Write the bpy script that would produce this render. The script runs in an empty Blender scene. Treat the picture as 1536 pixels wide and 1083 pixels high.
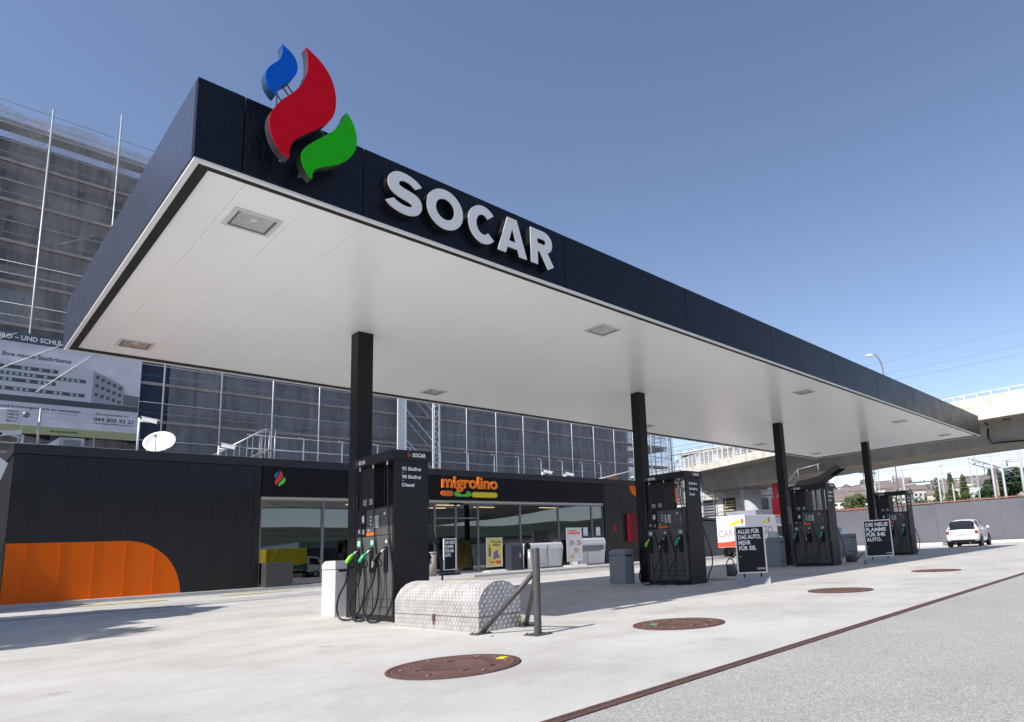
import bpy, bmesh, math, random
from mathutils import Vector, Matrix
random.seed(7)
C = bpy.data.collections.new("scene"); bpy.context.scene.collection.children.link(C)
PI = math.pi; R = math.radians
scn = bpy.context.scene

# ------------------------------------------------------------------ materials
MATS = {}
def mat(name, col, rough=0.6, metal=0.0, var=0.0, scale=4.0, bump=0.0, bscale=60.0, spec=0.5, coat=0.0, ior=None):
    if name in MATS: return MATS[name]
    m = bpy.data.materials.new(name); m.use_nodes = True
    nt = m.node_tree; b = nt.nodes['Principled BSDF']
    b.inputs['Base Color'].default_value = (*col, 1); b.inputs['Roughness'].default_value = rough
    b.inputs['Metallic'].default_value = metal; b.inputs['Specular IOR Level'].default_value = spec
    b.inputs['Coat Weight'].default_value = coat; b.inputs['Coat Roughness'].default_value = 0.05
    if ior: b.inputs['IOR'].default_value = ior
    geo = nt.nodes.new('ShaderNodeNewGeometry')
    if var > 0:
        n = nt.nodes.new('ShaderNodeTexNoise'); n.inputs['Scale'].default_value = scale
        n.inputs['Detail'].default_value = 6; n.inputs['Roughness'].default_value = 0.65
        nt.links.new(geo.outputs['Position'], n.inputs['Vector'])
        r = nt.nodes.new('ShaderNodeMapRange'); r.inputs['From Min'].default_value = 0.3; r.inputs['From Max'].default_value = 0.7
        r.inputs['To Min'].default_value = 1 - var; r.inputs['To Max'].default_value = 1 + var
        nt.links.new(n.outputs['Fac'], r.inputs['Value'])
        mx = nt.nodes.new('ShaderNodeVectorMath'); mx.operation = 'SCALE'; mx.inputs[0].default_value = col
        nt.links.new(r.outputs['Result'], mx.inputs['Scale']); nt.links.new(mx.outputs['Vector'], b.inputs['Base Color'])
        r2 = nt.nodes.new('ShaderNodeMapRange'); r2.inputs['To Min'].default_value = max(0.02, rough - .12); r2.inputs['To Max'].default_value = min(1, rough + .12)
        nt.links.new(n.outputs['Fac'], r2.inputs['Value']); nt.links.new(r2.outputs['Result'], b.inputs['Roughness'])
    if bump > 0:
        n2 = nt.nodes.new('ShaderNodeTexNoise'); n2.inputs['Scale'].default_value = bscale; n2.inputs['Detail'].default_value = 4
        nt.links.new(geo.outputs['Position'], n2.inputs['Vector'])
        bp = nt.nodes.new('ShaderNodeBump'); bp.inputs['Strength'].default_value = bump; bp.inputs['Distance'].default_value = 0.02
        nt.links.new(n2.outputs['Fac'], bp.inputs['Height']); nt.links.new(bp.outputs['Normal'], b.inputs['Normal'])
    MATS[name] = m; return m

def N(nt, t, **kw):
    n = nt.nodes.new(t)
    for k, v in kw.items():
        if k in n.inputs.keys(): n.inputs[k].default_value = v
        else: setattr(n, k, v)
    return n

def ramp(nt, stops):
    r = nt.nodes.new('ShaderNodeValToRGB'); e = r.color_ramp.elements
    while len(e) < len(stops): e.new(0.5)
    for i, (p, c) in enumerate(stops): e[i].position = p; e[i].color = (*c, 1) if len(c) == 3 else c
    return r

def concrete_ground():
    m = bpy.data.materials.new('ground_concrete'); m.use_nodes = True; nt = m.node_tree; b = nt.nodes['Principled BSDF']; L = nt.links.new
    g = N(nt, 'ShaderNodeNewGeometry')
    a = N(nt, 'ShaderNodeTexNoise', Scale=0.35, Detail=8.0, Roughness=0.62); L(g.outputs['Position'], a.inputs['Vector'])
    ra = ramp(nt, [(0.3, (0.42, 0.405, 0.375)), (0.5, (0.50, 0.485, 0.455)), (0.72, (0.565, 0.55, 0.52))]); L(a.outputs['Fac'], ra.inputs['Fac'])
    # fine speckle
    f = N(nt, 'ShaderNodeTexNoise', Scale=55.0, Detail=5.0, Roughness=0.7); L(g.outputs['Position'], f.inputs['Vector'])
    rf = ramp(nt, [(0.3, (0.86, 0.86, 0.86)), (0.62, (1.05, 1.05, 1.05))]); L(f.outputs['Fac'], rf.inputs['Fac'])
    m1 = N(nt, 'ShaderNodeMix', data_type='RGBA', blend_type='MULTIPLY'); m1.inputs[0].default_value = 1
    L(ra.outputs['Color'], m1.inputs[6]); L(rf.outputs['Color'], m1.inputs[7])
    # worn darker stains, stretched along the driving direction
    mp = N(nt, 'ShaderNodeMapping'); mp.inputs['Scale'].default_value = (0.85, 1.0, 1); L(g.outputs['Position'], mp.inputs['Vector'])
    s = N(nt, 'ShaderNodeTexNoise', Scale=1.1, Detail=9.0, Roughness=0.7, Distortion=0.6); L(mp.outputs['Vector'], s.inputs['Vector'])
    rs = ramp(nt, [(0.44, (1.02, 1.02, 1.02)), (0.57, (0.925, 0.915, 0.90)), (0.70, (0.79, 0.77, 0.745))]); L(s.outputs['Fac'], rs.inputs['Fac'])
    m2 = N(nt, 'ShaderNodeMix', data_type='RGBA', blend_type='MULTIPLY'); m2.inputs[0].default_value = 1
    L(m1.outputs[2], m2.inputs[6]); L(rs.outputs['Color'], m2.inputs[7])
    # small pits
    v = N(nt, 'ShaderNodeTexVoronoi', Scale=5.0); L(g.outputs['Position'], v.inputs['Vector'])
    rv = ramp(nt, [(0.0, (0.45, 0.43, 0.40)), (0.045, (0.62, 0.6, 0.58)), (0.07, (1, 1, 1))]); L(v.outputs['Distance'], rv.inputs['Fac'])
    m3 = N(nt, 'ShaderNodeMix', data_type='RGBA', blend_type='MULTIPLY'); m3.inputs[0].default_value = 0.55
    L(m2.outputs[2], m3.inputs[6]); L(rv.outputs['Color'], m3.inputs[7])
    # dark drips
    v3 = N(nt, 'ShaderNodeTexVoronoi', Scale=0.8, Randomness=1.0); L(g.outputs['Position'], v3.inputs['Vector'])
    ad = N(nt, 'ShaderNodeMath', operation='ADD'); sc_ = N(nt, 'ShaderNodeMath', operation='MULTIPLY'); sc_.inputs[1].default_value = 0.25; L(f.outputs['Fac'], sc_.inputs[0]); L(v3.outputs['Distance'], ad.inputs[0]); L(sc_.outputs[0], ad.inputs[1])
    r3 = ramp(nt, [(0.15, (0.66, 0.64, 0.61)), (0.24, (1, 1, 1))]); L(ad.outputs[0], r3.inputs['Fac'])
    m5 = N(nt, 'ShaderNodeMix', data_type='RGBA', blend_type='MULTIPLY'); m5.inputs[0].default_value = 0.8
    L(m3.outputs[2], m5.inputs[6]); L(r3.outputs['Color'], m5.inputs[7]); m3 = m5
    # long cracks
    mp2 = N(nt, 'ShaderNodeMapping'); mp2.inputs['Scale'].default_value = (0.12, 0.5, 1); L(g.outputs['Position'], mp2.inputs['Vector'])
    nz = N(nt, 'ShaderNodeTexNoise', Scale=2.0, Detail=4.0); L(mp2.outputs['Vector'], nz.inputs['Vector'])
    mixv = N(nt, 'ShaderNodeMix', data_type='VECTOR'); mixv.inputs[0].default_value = 0.25
    L(mp2.outputs['Vector'], mixv.inputs[4]); L(nz.outputs['Color'], mixv.inputs[5])
    vc = N(nt, 'ShaderNodeTexVoronoi', Scale=0.9, feature='DISTANCE_TO_EDGE'); L(mixv.outputs[1], vc.inputs['Vector'])
    rc = ramp(nt, [(0.0, (0.72, 0.71, 0.69)), (0.004, (1, 1, 1))]); L(vc.outputs['Distance'], rc.inputs['Fac'])
    m4 = N(nt, 'ShaderNodeMix', data_type='RGBA', blend_type='MULTIPLY'); m4.inputs[0].default_value = 0.6
    L(m3.outputs[2], m4.inputs[6]); L(rc.outputs['Color'], m4.inputs[7])
    L(m4.outputs[2], b.inputs['Base Color']); b.inputs['Roughness'].default_value = 0.85
    bp = N(nt, 'ShaderNodeBump', Strength=0.5, Distance=0.006); L(f.outputs['Fac'], bp.inputs['Height']); L(bp.outputs['Normal'], b.inputs['Normal'])
    return m

def asphalt_mat():
    m = bpy.data.materials.new('asphalt'); m.use_nodes = True; nt = m.node_tree; b = nt.nodes['Principled BSDF']; L = nt.links.new
    g = N(nt, 'ShaderNodeNewGeometry')
    v = N(nt, 'ShaderNodeTexVoronoi', Scale=125.0); L(g.outputs['Position'], v.inputs['Vector'])
    bw = N(nt, 'ShaderNodeSeparateColor'); L(v.outputs['Color'], bw.inputs[0])
    r1 = ramp(nt, [(0.0, (0.31, 0.30, 0.283)), (0.45, (0.42, 0.405, 0.38)), (0.8, (0.49, 0.475, 0.447)), (1.0, (0.68, 0.655, 0.61))]); L(bw.outputs[0], r1.inputs['Fac'])
    a = N(nt, 'ShaderNodeTexNoise', Scale=0.5, Detail=8.0, Roughness=0.65); L(g.outputs['Position'], a.inputs['Vector'])
    r2 = ramp(nt, [(0.3, (0.88, 0.88, 0.88)), (0.7, (1.08, 1.08, 1.07))]); L(a.outputs['Fac'], r2.inputs['Fac'])
    m1 = N(nt, 'ShaderNodeMix', data_type='RGBA', blend_type='MULTIPLY'); m1.inputs[0].default_value = 1
    L(r1.outputs['Color'], m1.inputs[6]); L(r2.outputs['Color'], m1.inputs[7])
    v2 = N(nt, 'ShaderNodeTexVoronoi', Scale=9.0); L(g.outputs['Position'], v2.inputs['Vector'])
    rv = ramp(nt, [(0.0, (0.5, 0.5, 0.5)), (0.10, (1, 1, 1))]); L(v2.outputs['Distance'], rv.inputs['Fac'])
    m3 = N(nt, 'ShaderNodeMix', data_type='RGBA', blend_type='MULTIPLY'); m3.inputs[0].default_value = 0.5
    L(m1.outputs[2], m3.inputs[6]); L(rv.outputs['Color'], m3.inputs[7])
    L(m3.outputs[2], b.inputs['Base Color']); b.inputs['Roughness'].default_value = 0.9
    bp = N(nt, 'ShaderNodeBump', Strength=0.8, Distance=0.01); L(v.outputs['Distance'], bp.inputs['Height']); L(bp.outputs['Normal'], b.inputs['Normal'])
    return m

def fascia_mat():
    m = bpy.data.materials.new('fascia_black'); m.use_nodes = True; nt = m.node_tree; b = nt.nodes['Principled BSDF']; L = nt.links.new
    g = N(nt, 'ShaderNodeNewGeometry')
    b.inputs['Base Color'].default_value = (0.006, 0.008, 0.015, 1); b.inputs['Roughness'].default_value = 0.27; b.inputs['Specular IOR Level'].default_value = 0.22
    mp = N(nt, 'ShaderNodeMapping'); mp.inputs['Rotation'].default_value = (0, R(14), 0); L(g.outputs['Position'], mp.inputs['Vector'])
    w = N(nt, 'ShaderNodeTexWave', wave_type='BANDS', bands_direction='X', Scale=4.2, Distortion=3.6, Detail=0.0); w.inputs['Detail Scale'].default_value = 2.2
    L(mp.outputs['Vector'], w.inputs['Vector'])
    rp = ramp(nt, [(0.88, (0, 0, 0)), (0.97, (1, 1, 1))]); L(w.outputs['Fac'], rp.inputs['Fac'])
    bp = N(nt, 'ShaderNodeBump', Strength=0.35, Distance=0.008); L(rp.outputs['Color'], bp.inputs['Height']); L(bp.outputs['Normal'], b.inputs['Normal'])
    n = N(nt, 'ShaderNodeTexNoise', Scale=1.5, Detail=6.0); L(g.outputs['Position'], n.inputs['Vector'])
    mr = N(nt, 'ShaderNodeMapRange'); mr.inputs['To Min'].default_value = 0.2; mr.inputs['To Max'].default_value = 0.42; L(n.outputs['Fac'], mr.inputs['Value']); L(mr.outputs['Result'], b.inputs['Roughness'])
    return m

def soffit_mat():
    m = bpy.data.materials.new('soffit_white'); m.use_nodes = True; nt = m.node_tree; b = nt.nodes['Principled BSDF']; L = nt.links.new
    g = N(nt, 'ShaderNodeNewGeometry')
    n = N(nt, 'ShaderNodeTexNoise', Scale=0.8, Detail=5.0); L(g.outputs['Position'], n.inputs['Vector'])
    rp = ramp(nt, [(0.3, (0.91, 0.91, 0.90)), (0.7, (0.94, 0.94, 0.935))]); L(n.outputs['Fac'], rp.inputs['Fac']); L(rp.outputs['Color'], b.inputs['Base Color'])
    b.inputs['Roughness'].default_value = 0.28; b.inputs['Specular IOR Level'].default_value = 0.6
    mp = N(nt, 'ShaderNodeMapping'); mp.inputs['Scale'].default_value = (1.0, 3.2, 1); L(g.outputs['Position'], mp.inputs['Vector'])
    n2 = N(nt, 'ShaderNodeTexNoise', Scale=1.3, Detail=2.0); L(mp.outputs['Vector'], n2.inputs['Vector'])
    bp = N(nt, 'ShaderNodeBump', Strength=0.35, Distance=0.02); L(n2.outputs['Fac'], bp.inputs['Height']); L(bp.outputs['Normal'], b.inputs['Normal'])
    return m

def tread_mat():
    m = bpy.data.materials.new('tread_plate'); m.use_nodes = True; nt = m.node_tree; b = nt.nodes['Principled BSDF']; L = nt.links.new
    g = N(nt, 'ShaderNodeNewGeometry')
    b.inputs['Metallic'].default_value = 0.35; b.inputs['Roughness'].default_value = 0.5
    n = N(nt, 'ShaderNodeTexNoise', Scale=7.0, Detail=7.0); L(g.outputs['Position'], n.inputs['Vector'])
    rp = ramp(nt, [(0.3, (0.34, 0.32, 0.30)), (0.65, (0.50, 0.48, 0.465))]); L(n.outputs['Fac'], rp.inputs['Fac']); L(rp.outputs['Color'], b.inputs['Base Color'])
    return m

def net_mat(name, col, lo, hi):
    m = bpy.data.materials.new(name); m.use_nodes = True; nt = m.node_tree; L = nt.links.new; nt.nodes.clear()
    out = N(nt, 'ShaderNodeOutputMaterial'); mx = N(nt, 'ShaderNodeMixShader'); tr = N(nt, 'ShaderNodeBsdfTransparent')
    d = N(nt, 'ShaderNodeBsdfDiffuse'); t = N(nt, 'ShaderNodeBsdfTranslucent'); ad = N(nt, 'ShaderNodeMixShader'); ad.inputs[0].default_value = 0.4
    d.inputs['Color'].default_value = (*col, 1); t.inputs['Color'].default_value = (*col, 1)
    L(d.outputs[0], ad.inputs[1]); L(t.outputs[0], ad.inputs[2])
    g = N(nt, 'ShaderNodeNewGeometry'); mp = N(nt, 'ShaderNodeMapping'); mp.inputs['Scale'].default_value = (0.9, 0.9, 0.16); L(g.outputs['Position'], mp.inputs['Vector'])
    n = N(nt, 'ShaderNodeTexNoise', Scale=1.6, Detail=6.0, Roughness=0.6, Distortion=0.8); L(mp.outputs['Vector'], n.inputs['Vector'])
    mr = N(nt, 'ShaderNodeMapRange'); mr.inputs['From Min'].default_value = 0.33; mr.inputs['From Max'].default_value = 0.68
    mr.inputs['To Min'].default_value = lo; mr.inputs['To Max'].default_value = hi; L(n.outputs['Fac'], mr.inputs['Value'])
    L(mr.outputs['Result'], mx.inputs[0]); L(tr.outputs[0], mx.inputs[1]); L(ad.outputs[0], mx.inputs[2]); L(mx.outputs[0], out.inputs['Surface'])
    return m

def pane_mat(name, refl=0.3, tint=(0.35, 0.36, 0.37), rough=0.01):
    m = bpy.data.materials.new(name); m.use_nodes = True; nt = m.node_tree; L = nt.links.new; nt.nodes.clear()
    out = N(nt, 'ShaderNodeOutputMaterial'); mx = N(nt, 'ShaderNodeMixShader'); mx.inputs[0].default_value = refl
    tr = N(nt, 'ShaderNodeBsdfTransparent'); tr.inputs[0].default_value = (*tint, 1)
    gl = N(nt, 'ShaderNodeBsdfGlossy'); gl.inputs['Roughness'].default_value = rough; gl.inputs['Color'].default_value = (0.9, 0.95, 1, 1)
    g = N(nt, 'ShaderNodeNewGeometry'); n = N(nt, 'ShaderNodeTexNoise', Scale=0.5, Detail=0.0); L(g.outputs['Position'], n.inputs['Vector'])
    bp = N(nt, 'ShaderNodeBump', Strength=0.12, Distance=0.03); L(n.outputs['Fac'], bp.inputs['Height']); L(bp.outputs['Normal'], gl.inputs['Normal'])
    L(tr.outputs[0], mx.inputs[1]); L(gl.outputs[0], mx.inputs[2]); L(mx.outputs[0], out.inputs['Surface'])
    return m

def leaf_mat(name, c1, c2):
    m = bpy.data.materials.new(name); m.use_nodes = True; nt = m.node_tree; b = nt.nodes['Principled BSDF']; L = nt.links.new
    g = N(nt, 'ShaderNodeNewGeometry'); n = N(nt, 'ShaderNodeTexNoise', Scale=1.4, Detail=3.0); L(g.outputs['Position'], n.inputs['Vector'])
    mx = N(nt, 'ShaderNodeMix', data_type='RGBA'); L(n.outputs['Fac'], mx.inputs[0])
    mx.inputs[6].default_value = (*c1, 1); mx.inputs[7].default_value = (*c2, 1)
    hs = N(nt, 'ShaderNodeHueSaturation'); mr = N(nt, 'ShaderNodeMapRange'); mr.inputs['To Min'].default_value = 0.6; mr.inputs['To Max'].default_value = 1.4
    L(g.outputs['Random Per Island'], mr.inputs['Value']); L(mr.outputs['Result'], hs.inputs['Value']); L(mx.outputs[2], hs.inputs['Color'])
    L(hs.outputs['Color'], b.inputs['Base Color']); b.inputs['Roughness'].default_value = 0.6
    b.inputs['Subsurface Weight'].default_value = 0.0
    return m

def rust_mat():
    m = mat('rusty_iron', (0.125, 0.062, 0.05), rough=0.8, var=0.35, scale=14, bump=0.6, bscale=90)
    return m

# ------------------------------------------------------------------ mesh builder
class MB:
    def __init__(s): s.v = []; s.f = []; s.sm = []
    def add(s, vs, fs, smooth=False, M=None):
        o = len(s.v)
        s.v += [tuple(M @ Vector(p)) if M is not None else tuple(p) for p in vs]
        s.f += [tuple(i + o for i in f) for f in fs]; s.sm += [smooth] * len(fs); return s
    def box(s, x0, x1, y0, y1, z0, z1, M=None):
        if x0 > x1: x0, x1 = x1, x0
        if y0 > y1: y0, y1 = y1, y0
        if z0 > z1: z0, z1 = z1, z0
        vs = [(x, y, z) for z in (z0, z1) for (x, y) in ((x0, y0), (x1, y0), (x1, y1), (x0, y1))]
        return s.add(vs, [(3, 2, 1, 0), (4, 5, 6, 7), (0, 1, 5, 4), (1, 2, 6, 5), (2, 3, 7, 6), (3, 0, 4, 7)], M=M)
    def rbox(s, x0, x1, y0, y1, z0, z1, r=0.01, M=None):
        # chamfered box
        xs = (x0, x1); ys = (y0, y1); zs = (z0, z1)
        cx, cy, cz = (x0 + x1) / 2, (y0 + y1) / 2, (z0 + z1) / 2
        bm = bmesh.new(); bmesh.ops.create_cube(bm, size=1, matrix=Matrix.Translation((cx, cy, cz)) @ Matrix.Diagonal((x1 - x0, y1 - y0, z1 - z0, 1)))
        bmesh.ops.bevel(bm, geom=bm.edges[:], offset=r, segments=2, profile=0.5, affect='EDGES')
        bm.verts.index_update(); s.add([tuple(v.co) for v in bm.verts], [tuple(v.index for v in f.verts) for f in bm.faces], M=M); bm.free(); return s
    def bar(s, p, q, w, h=None):
        p = Vector(p); q = Vector(q); d = (q - p)
        if d.length < 1e-6: return s
        h = h or w; z = d.normalized(); up = Vector((0, 0, 1)) if abs(z.z) < .95 else Vector((0, 1, 0))
        x = up.cross(z).normalized(); y = z.cross(x)
        vs = [c + x * a * w / 2 + y * b * h / 2 for c in (p, q) for a, b in ((-1, -1), (1, -1), (1, 1), (-1, 1))]
        return s.add(vs, [(3, 2, 1, 0), (4, 5, 6, 7), (0, 1, 5, 4), (1, 2, 6, 5), (2, 3, 7, 6), (3, 0, 4, 7)])
    def tube(s, pts, r, n=8, cap=True):
        pts = [Vector(p) for p in pts]; rs = r if isinstance(r, (list, tuple)) else [r] * len(pts)
        rings = []; x = None
        for i, p in enumerate(pts):
            t = (pts[min(i + 1, len(pts) - 1)] - pts[max(i - 1, 0)]).normalized()
            if x is None:
                up = Vector((0, 0, 1)) if abs(t.z) < .9 else Vector((0, 1, 0)); x = up.cross(t).normalized()
            else: x = (x - t * x.dot(t)).normalized()
            y = t.cross(x); rings.append([p + (x * math.cos(a) + y * math.sin(a)) * rs[i] for a in [2 * PI * k / n for k in range(n)]])
        vs = [v for rg in rings for v in rg]
        fs = [(i * n + k, i * n + (k + 1) % n, (i + 1) * n + (k + 1) % n, (i + 1) * n + k) for i in range(len(pts) - 1) for k in range(n)]
        s.add(vs, fs, True)
        if cap:
            o = len(s.v) - len(vs); s.f += [tuple(o + k for k in reversed(range(n))), tuple(o + (len(pts) - 1) * n + k for k in range(n))]; s.sm += [False, False]
        return s
    def cyl(s, x, y, z0, z1, r, n=24, r2=None): return s.tube([(x, y, z0), (x, y, z1)], [r, r if r2 is None else r2], n)
    def lathe(s, prof, n=24, M=None):   # prof: list (r,z)
        vs = [(r * math.cos(2 * PI * k / n), r * math.sin(2 * PI * k / n), z) for r, z in prof for k in range(n)]
        fs = [(i * n + k, i * n + (k + 1) % n, (i + 1) * n + (k + 1) % n, (i + 1) * n + k) for i in range(len(prof) - 1) for k in range(n)]
        return s.add(vs, fs, True, M=M)
    def prism(s, poly, f0, f1):
        """poly: list of 2d points; f0,f1: functions mapping 2d -> 3d for back and front; caps triangulated"""
        from mathutils.geometry import tessellate_polygon
        tris = tessellate_polygon([[Vector((a, b, 0)) for a, b in poly]]); n = len(poly)
        s.add([f0(*p) for p in poly] + [f1(*p) for p in poly], [tuple(t) for t in tris] + [tuple(n + i for i in reversed(t)) for t in tris] + [(i, (i + 1) % n, n + (i + 1) % n, n + i) for i in range(n)])
        return s
    def quad(s, a, b, c, d): return s.add([a, b, c, d], [(0, 1, 2, 3)])

def place(o, parent=None, origin=None):
    C.objects.link(o)
    if parent is not None: o.parent = parent
    return o

def build(name, mb, m, parent=None, world=True, fix=True):
    """link the collected shapes as one mesh object; with world=True the coordinates are the place's and are moved to the parent's origin"""
    me = bpy.data.meshes.new(name)
    vs = mb.v
    if parent is not None and world:
        chain = Vector((0, 0, 0)); p = parent
        while p is not None: chain += p.location; p = p.parent
        vs = [tuple(Vector(v) - chain) for v in vs]
    me.from_pydata(vs, [], mb.f); me.validate(); me.polygons.foreach_set('use_smooth', mb.sm[:len(me.polygons)] + [False] * max(0, len(me.polygons) - len(mb.sm)))
    if fix:
        bm = bmesh.new(); bm.from_mesh(me); bmesh.ops.recalc_face_normals(bm, faces=bm.faces); bm.to_mesh(me); bm.free()
    me.update(); me.materials.append(m)
    o = bpy.data.objects.new(name, me); return place(o, parent)

def tag(o, label, cat=None, group=None):
    o['label'] = label
    if cat: o['category'] = cat
    if group: o['group'] = group
    return o
def thing(name, label, cat, loc=(0, 0, 0), rz=0.0, group=None):
    o = bpy.data.objects.new(name, None); o.empty_display_size = 0.3; C.objects.link(o)
    o.location = loc; o.rotation_euler = (0, 0, rz); return tag(o, label, cat, group)
def struct(name, mb, m, kind='structure', label=None, fix=True):
    o = build(name, mb, m, fix=fix); o['kind'] = kind
    o['label'] = label or name.replace('_', ' ')
    return o
def copy_tree(o, parent=None):
    c = o.copy(); C.objects.link(c); c.parent = parent
    for ch in list(o.children): copy_tree(ch, c)
    return c

_tc = {}
def text_geo(s, size=1.0, bold=0.0, extrude=0.0, bevel=0.0, align='LEFT', space=1.0):
    key = (s, size, bold, extrude, bevel, align, space)
    if key in _tc: return _tc[key]
    cu = bpy.data.curves.new('t', 'FONT'); cu.body = s; cu.size = size; cu.offset = bold; cu.extrude = extrude
    cu.bevel_depth = bevel; cu.bevel_resolution = 2; cu.align_x = align; cu.space_character = space; cu.resolution_u = 3
    ob = bpy.data.objects.new('t', cu); C.objects.link(ob)
    dg = bpy.context.evaluated_depsgraph_get(); dg.update(); me = bpy.data.meshes.new_from_object(ob.evaluated_get(dg))
    r = ([tuple(v.co) for v in me.vertices], [tuple(p.vertices) for p in me.polygons])
    C.objects.unlink(ob); bpy.data.objects.remove(ob); bpy.data.curves.remove(cu); bpy.data.meshes.remove(me)
    _tc[key] = r; return r
def add_text(mb, s, o, u, v, size, bold=0.0, ext=0.0, bevel=0.0, align='LEFT', w=None, space=1.0):
    """text in the plane through o with reading direction u and up direction v; w stretches it to a given width"""
    vs, fs = text_geo(s, size, bold, ext, bevel, align, space)
    if not vs: return mb
    o = Vector(o); u = Vector(u).normalized(); v = Vector(v).normalized(); n = u.cross(v); k = 1.0
    if w:
        xs = [p[0] for p in vs]; k = w / (max(xs) - min(xs))
    return mb.add([o + u * p[0] * k + v * p[1] + n * p[2] for p in vs], fs)

def stroke(mb, pts, w, f0, f1, closed=False):
    """a flat ribbon of width w along 2d pts, extruded between planes f0 and f1"""
    n = len(pts); L_, R_ = [], []
    for i in range(n):
        if closed: a, b = pts[(i - 1) % n], pts[(i + 1) % n]
        else: a, b = pts[max(i - 1, 0)], pts[min(i + 1, n - 1)]
        dx, dy = b[0] - a[0], b[1] - a[1]; l = math.hypot(dx, dy); nx, ny = -dy / l, dx / l
        L_.append((pts[i][0] + nx * w / 2, pts[i][1] + ny * w / 2)); R_.append((pts[i][0] - nx * w / 2, pts[i][1] - ny * w / 2))
    vs = [f0(*p) for p in L_] + [f0(*p) for p in R_] + [f1(*p) for p in L_] + [f1(*p) for p in R_]
    fs = []
    for i in range(n if closed else n - 1):
        j = (i + 1) % n
        fs += [(i, j, n + j, n + i), (2 * n + i, 3 * n + i, 3 * n + j, 2 * n + j), (i, 2 * n + i, 2 * n + j, j), (n + i, n + j, 3 * n + j, 3 * n + i)]
    if not closed: fs += [(0, n, 3 * n, 2 * n), (n - 1, 3 * n - 1, 4 * n - 1, 2 * n - 1)] if False else [(0, n, 3 * n, 2 * n), (n - 1, 2 * n - 1, 4 * n - 1, 3 * n - 1)]
    return mb.add(vs, fs)

def arc(cx, cy, rx, ry, a0, a1, n=24): return [(cx + rx * math.cos(R(a0 + (a1 - a0) * i / n)), cy + ry * math.sin(R(a0 + (a1 - a0) * i / n))) for i in range(n + 1)]

RED = [(2.502, 6.695), (2.585, 6.657), (2.685, 6.593), (2.771, 6.49), (2.825, 6.367), (2.849, 6.227), (2.845, 6.092), (2.809, 5.96), (2.753, 5.867), (2.682, 5.781), (2.581, 5.676), (2.489, 5.585), (2.422, 5.505), (2.387, 5.435), (2.371, 5.357), (2.371, 5.27), (2.317, 5.285), (2.256, 5.338), (2.202, 5.425), (2.169, 5.53), (2.161, 5.63), (2.177, 5.717), (2.217, 5.808), (2.28, 5.922), (2.353, 6.014), (2.426, 6.127), (2.477, 6.229), (2.514, 6.342), (2.53, 6.445), (2.528, 6.557), (2.518, 6.635)]
BLUE = [(2.254, 6.58), (2.319, 6.552), (2.375, 6.512), (2.408, 6.457), (2.421, 6.382), (2.408, 6.3), (2.369, 6.214), (2.318, 6.143), (2.267, 6.079), (2.232, 6.011), (2.213, 5.935), (2.178, 5.955), (2.137, 6.003), (2.113, 6.069), (2.107, 6.145), (2.129, 6.22), (2.177, 6.297), (2.227, 6.368), (2.254, 6.448), (2.262, 6.526)]
GREEN = [(2.971, 6.119), (3.03, 6.054), (3.076, 5.961), (3.099, 5.848), (3.097, 5.742), (3.064, 5.632), (2.997, 5.526), (2.905, 5.433), (2.799, 5.36), (2.711, 5.306), (2.648, 5.252), (2.618, 5.194), (2.612, 5.129), (2.572, 5.156), (2.523, 5.224), (2.493, 5.307), (2.495, 5.388), (2.532, 5.467), (2.6, 5.553), (2.685, 5.649), (2.773, 5.746), (2.854, 5.851), (2.911, 5.955), (2.948, 6.041)]
def smooth_poly(p, sharp, it=3):
    """closed Catmull-Rom through p, with sharp indices kept as corners"""
    n = len(p); out = []
    for i in range(n):
        p0, p1, p2, p3 = p[(i - 1) % n], p[i], p[(i + 1) % n], p[(i + 2) % n]
        if i in sharp: p0 = (2 * p1[0] - p2[0], 2 * p1[1] - p2[1])
        if (i + 1) % n in sharp: p3 = (2 * p2[0] - p1[0], 2 * p2[1] - p1[1])
        for k in range(it):
            t = k / it
            out.append(tuple(0.5 * (2 * p1[a] + (p2[a] - p0[a]) * t + (2 * p0[a] - 5 * p1[a] + 4 * p2[a] - p3[a]) * t * t + (3 * p1[a] - p0[a] - 3 * p2[a] + p3[a]) * t ** 3) for a in (0, 1)))
    return out
def mini_flames(o, u, v, h):
    """three small flame shapes (red, blue, green) of overall height h; returns list of (name, MB)"""
    o = Vector(o); u = Vector(u).normalized(); v = Vector(v).normalized(); n = u.cross(v); k = h / 1.57; res = []
    for nm, P in (('red', RED), ('blue', BLUE), ('green', GREEN)):
        mb = MB(); f = lambda d: (lambda a, b: tuple(o + u * (a - 2.1) * k + v * (b - 5.13) * k + n * d))
        mb.prism(P, f(0), f(0.004)); res.append((nm, mb))
    return res

# palette ---------------------------------------------------------------------
M_BLACK = mat('anthracite_paint', (0.011, 0.011, 0.013), spec=0.35, rough=0.45, var=0.08, scale=3)
M_COL = mat('column_black', (0.006, 0.006, 0.006), rough=0.45, spec=0.3)
M_DARK = mat('dark_plastic', (0.006, 0.006, 0.007), rough=0.5, spec=0.3)
M_RUB = mat('hose_rubber', (0.010, 0.010, 0.011), rough=0.35)
M_GREY = mat('grey_panel', (0.085, 0.082, 0.081), rough=0.5, spec=0.35, var=0.06, scale=5)
M_WHITE = mat('white_paint', (0.74, 0.74, 0.74), rough=0.4, var=0.03)
M_LET = mat('letter_white', (0.66, 0.66, 0.66), rough=0.4)
M_PRINT = mat('print_white', (0.75, 0.75, 0.76), rough=0.6)
M_ALU = mat('aluminium', (0.62, 0.62, 0.64), rough=0.35, metal=0.8)
M_GALV = mat('galvanised_steel', (0.40, 0.42, 0.45), rough=0.45, metal=0.5, var=0.12, scale=6)
M_ORANGE = mat('orange_cladding', (0.85, 0.135, 0.0), rough=0.4, var=0.04, spec=0.2)
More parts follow.
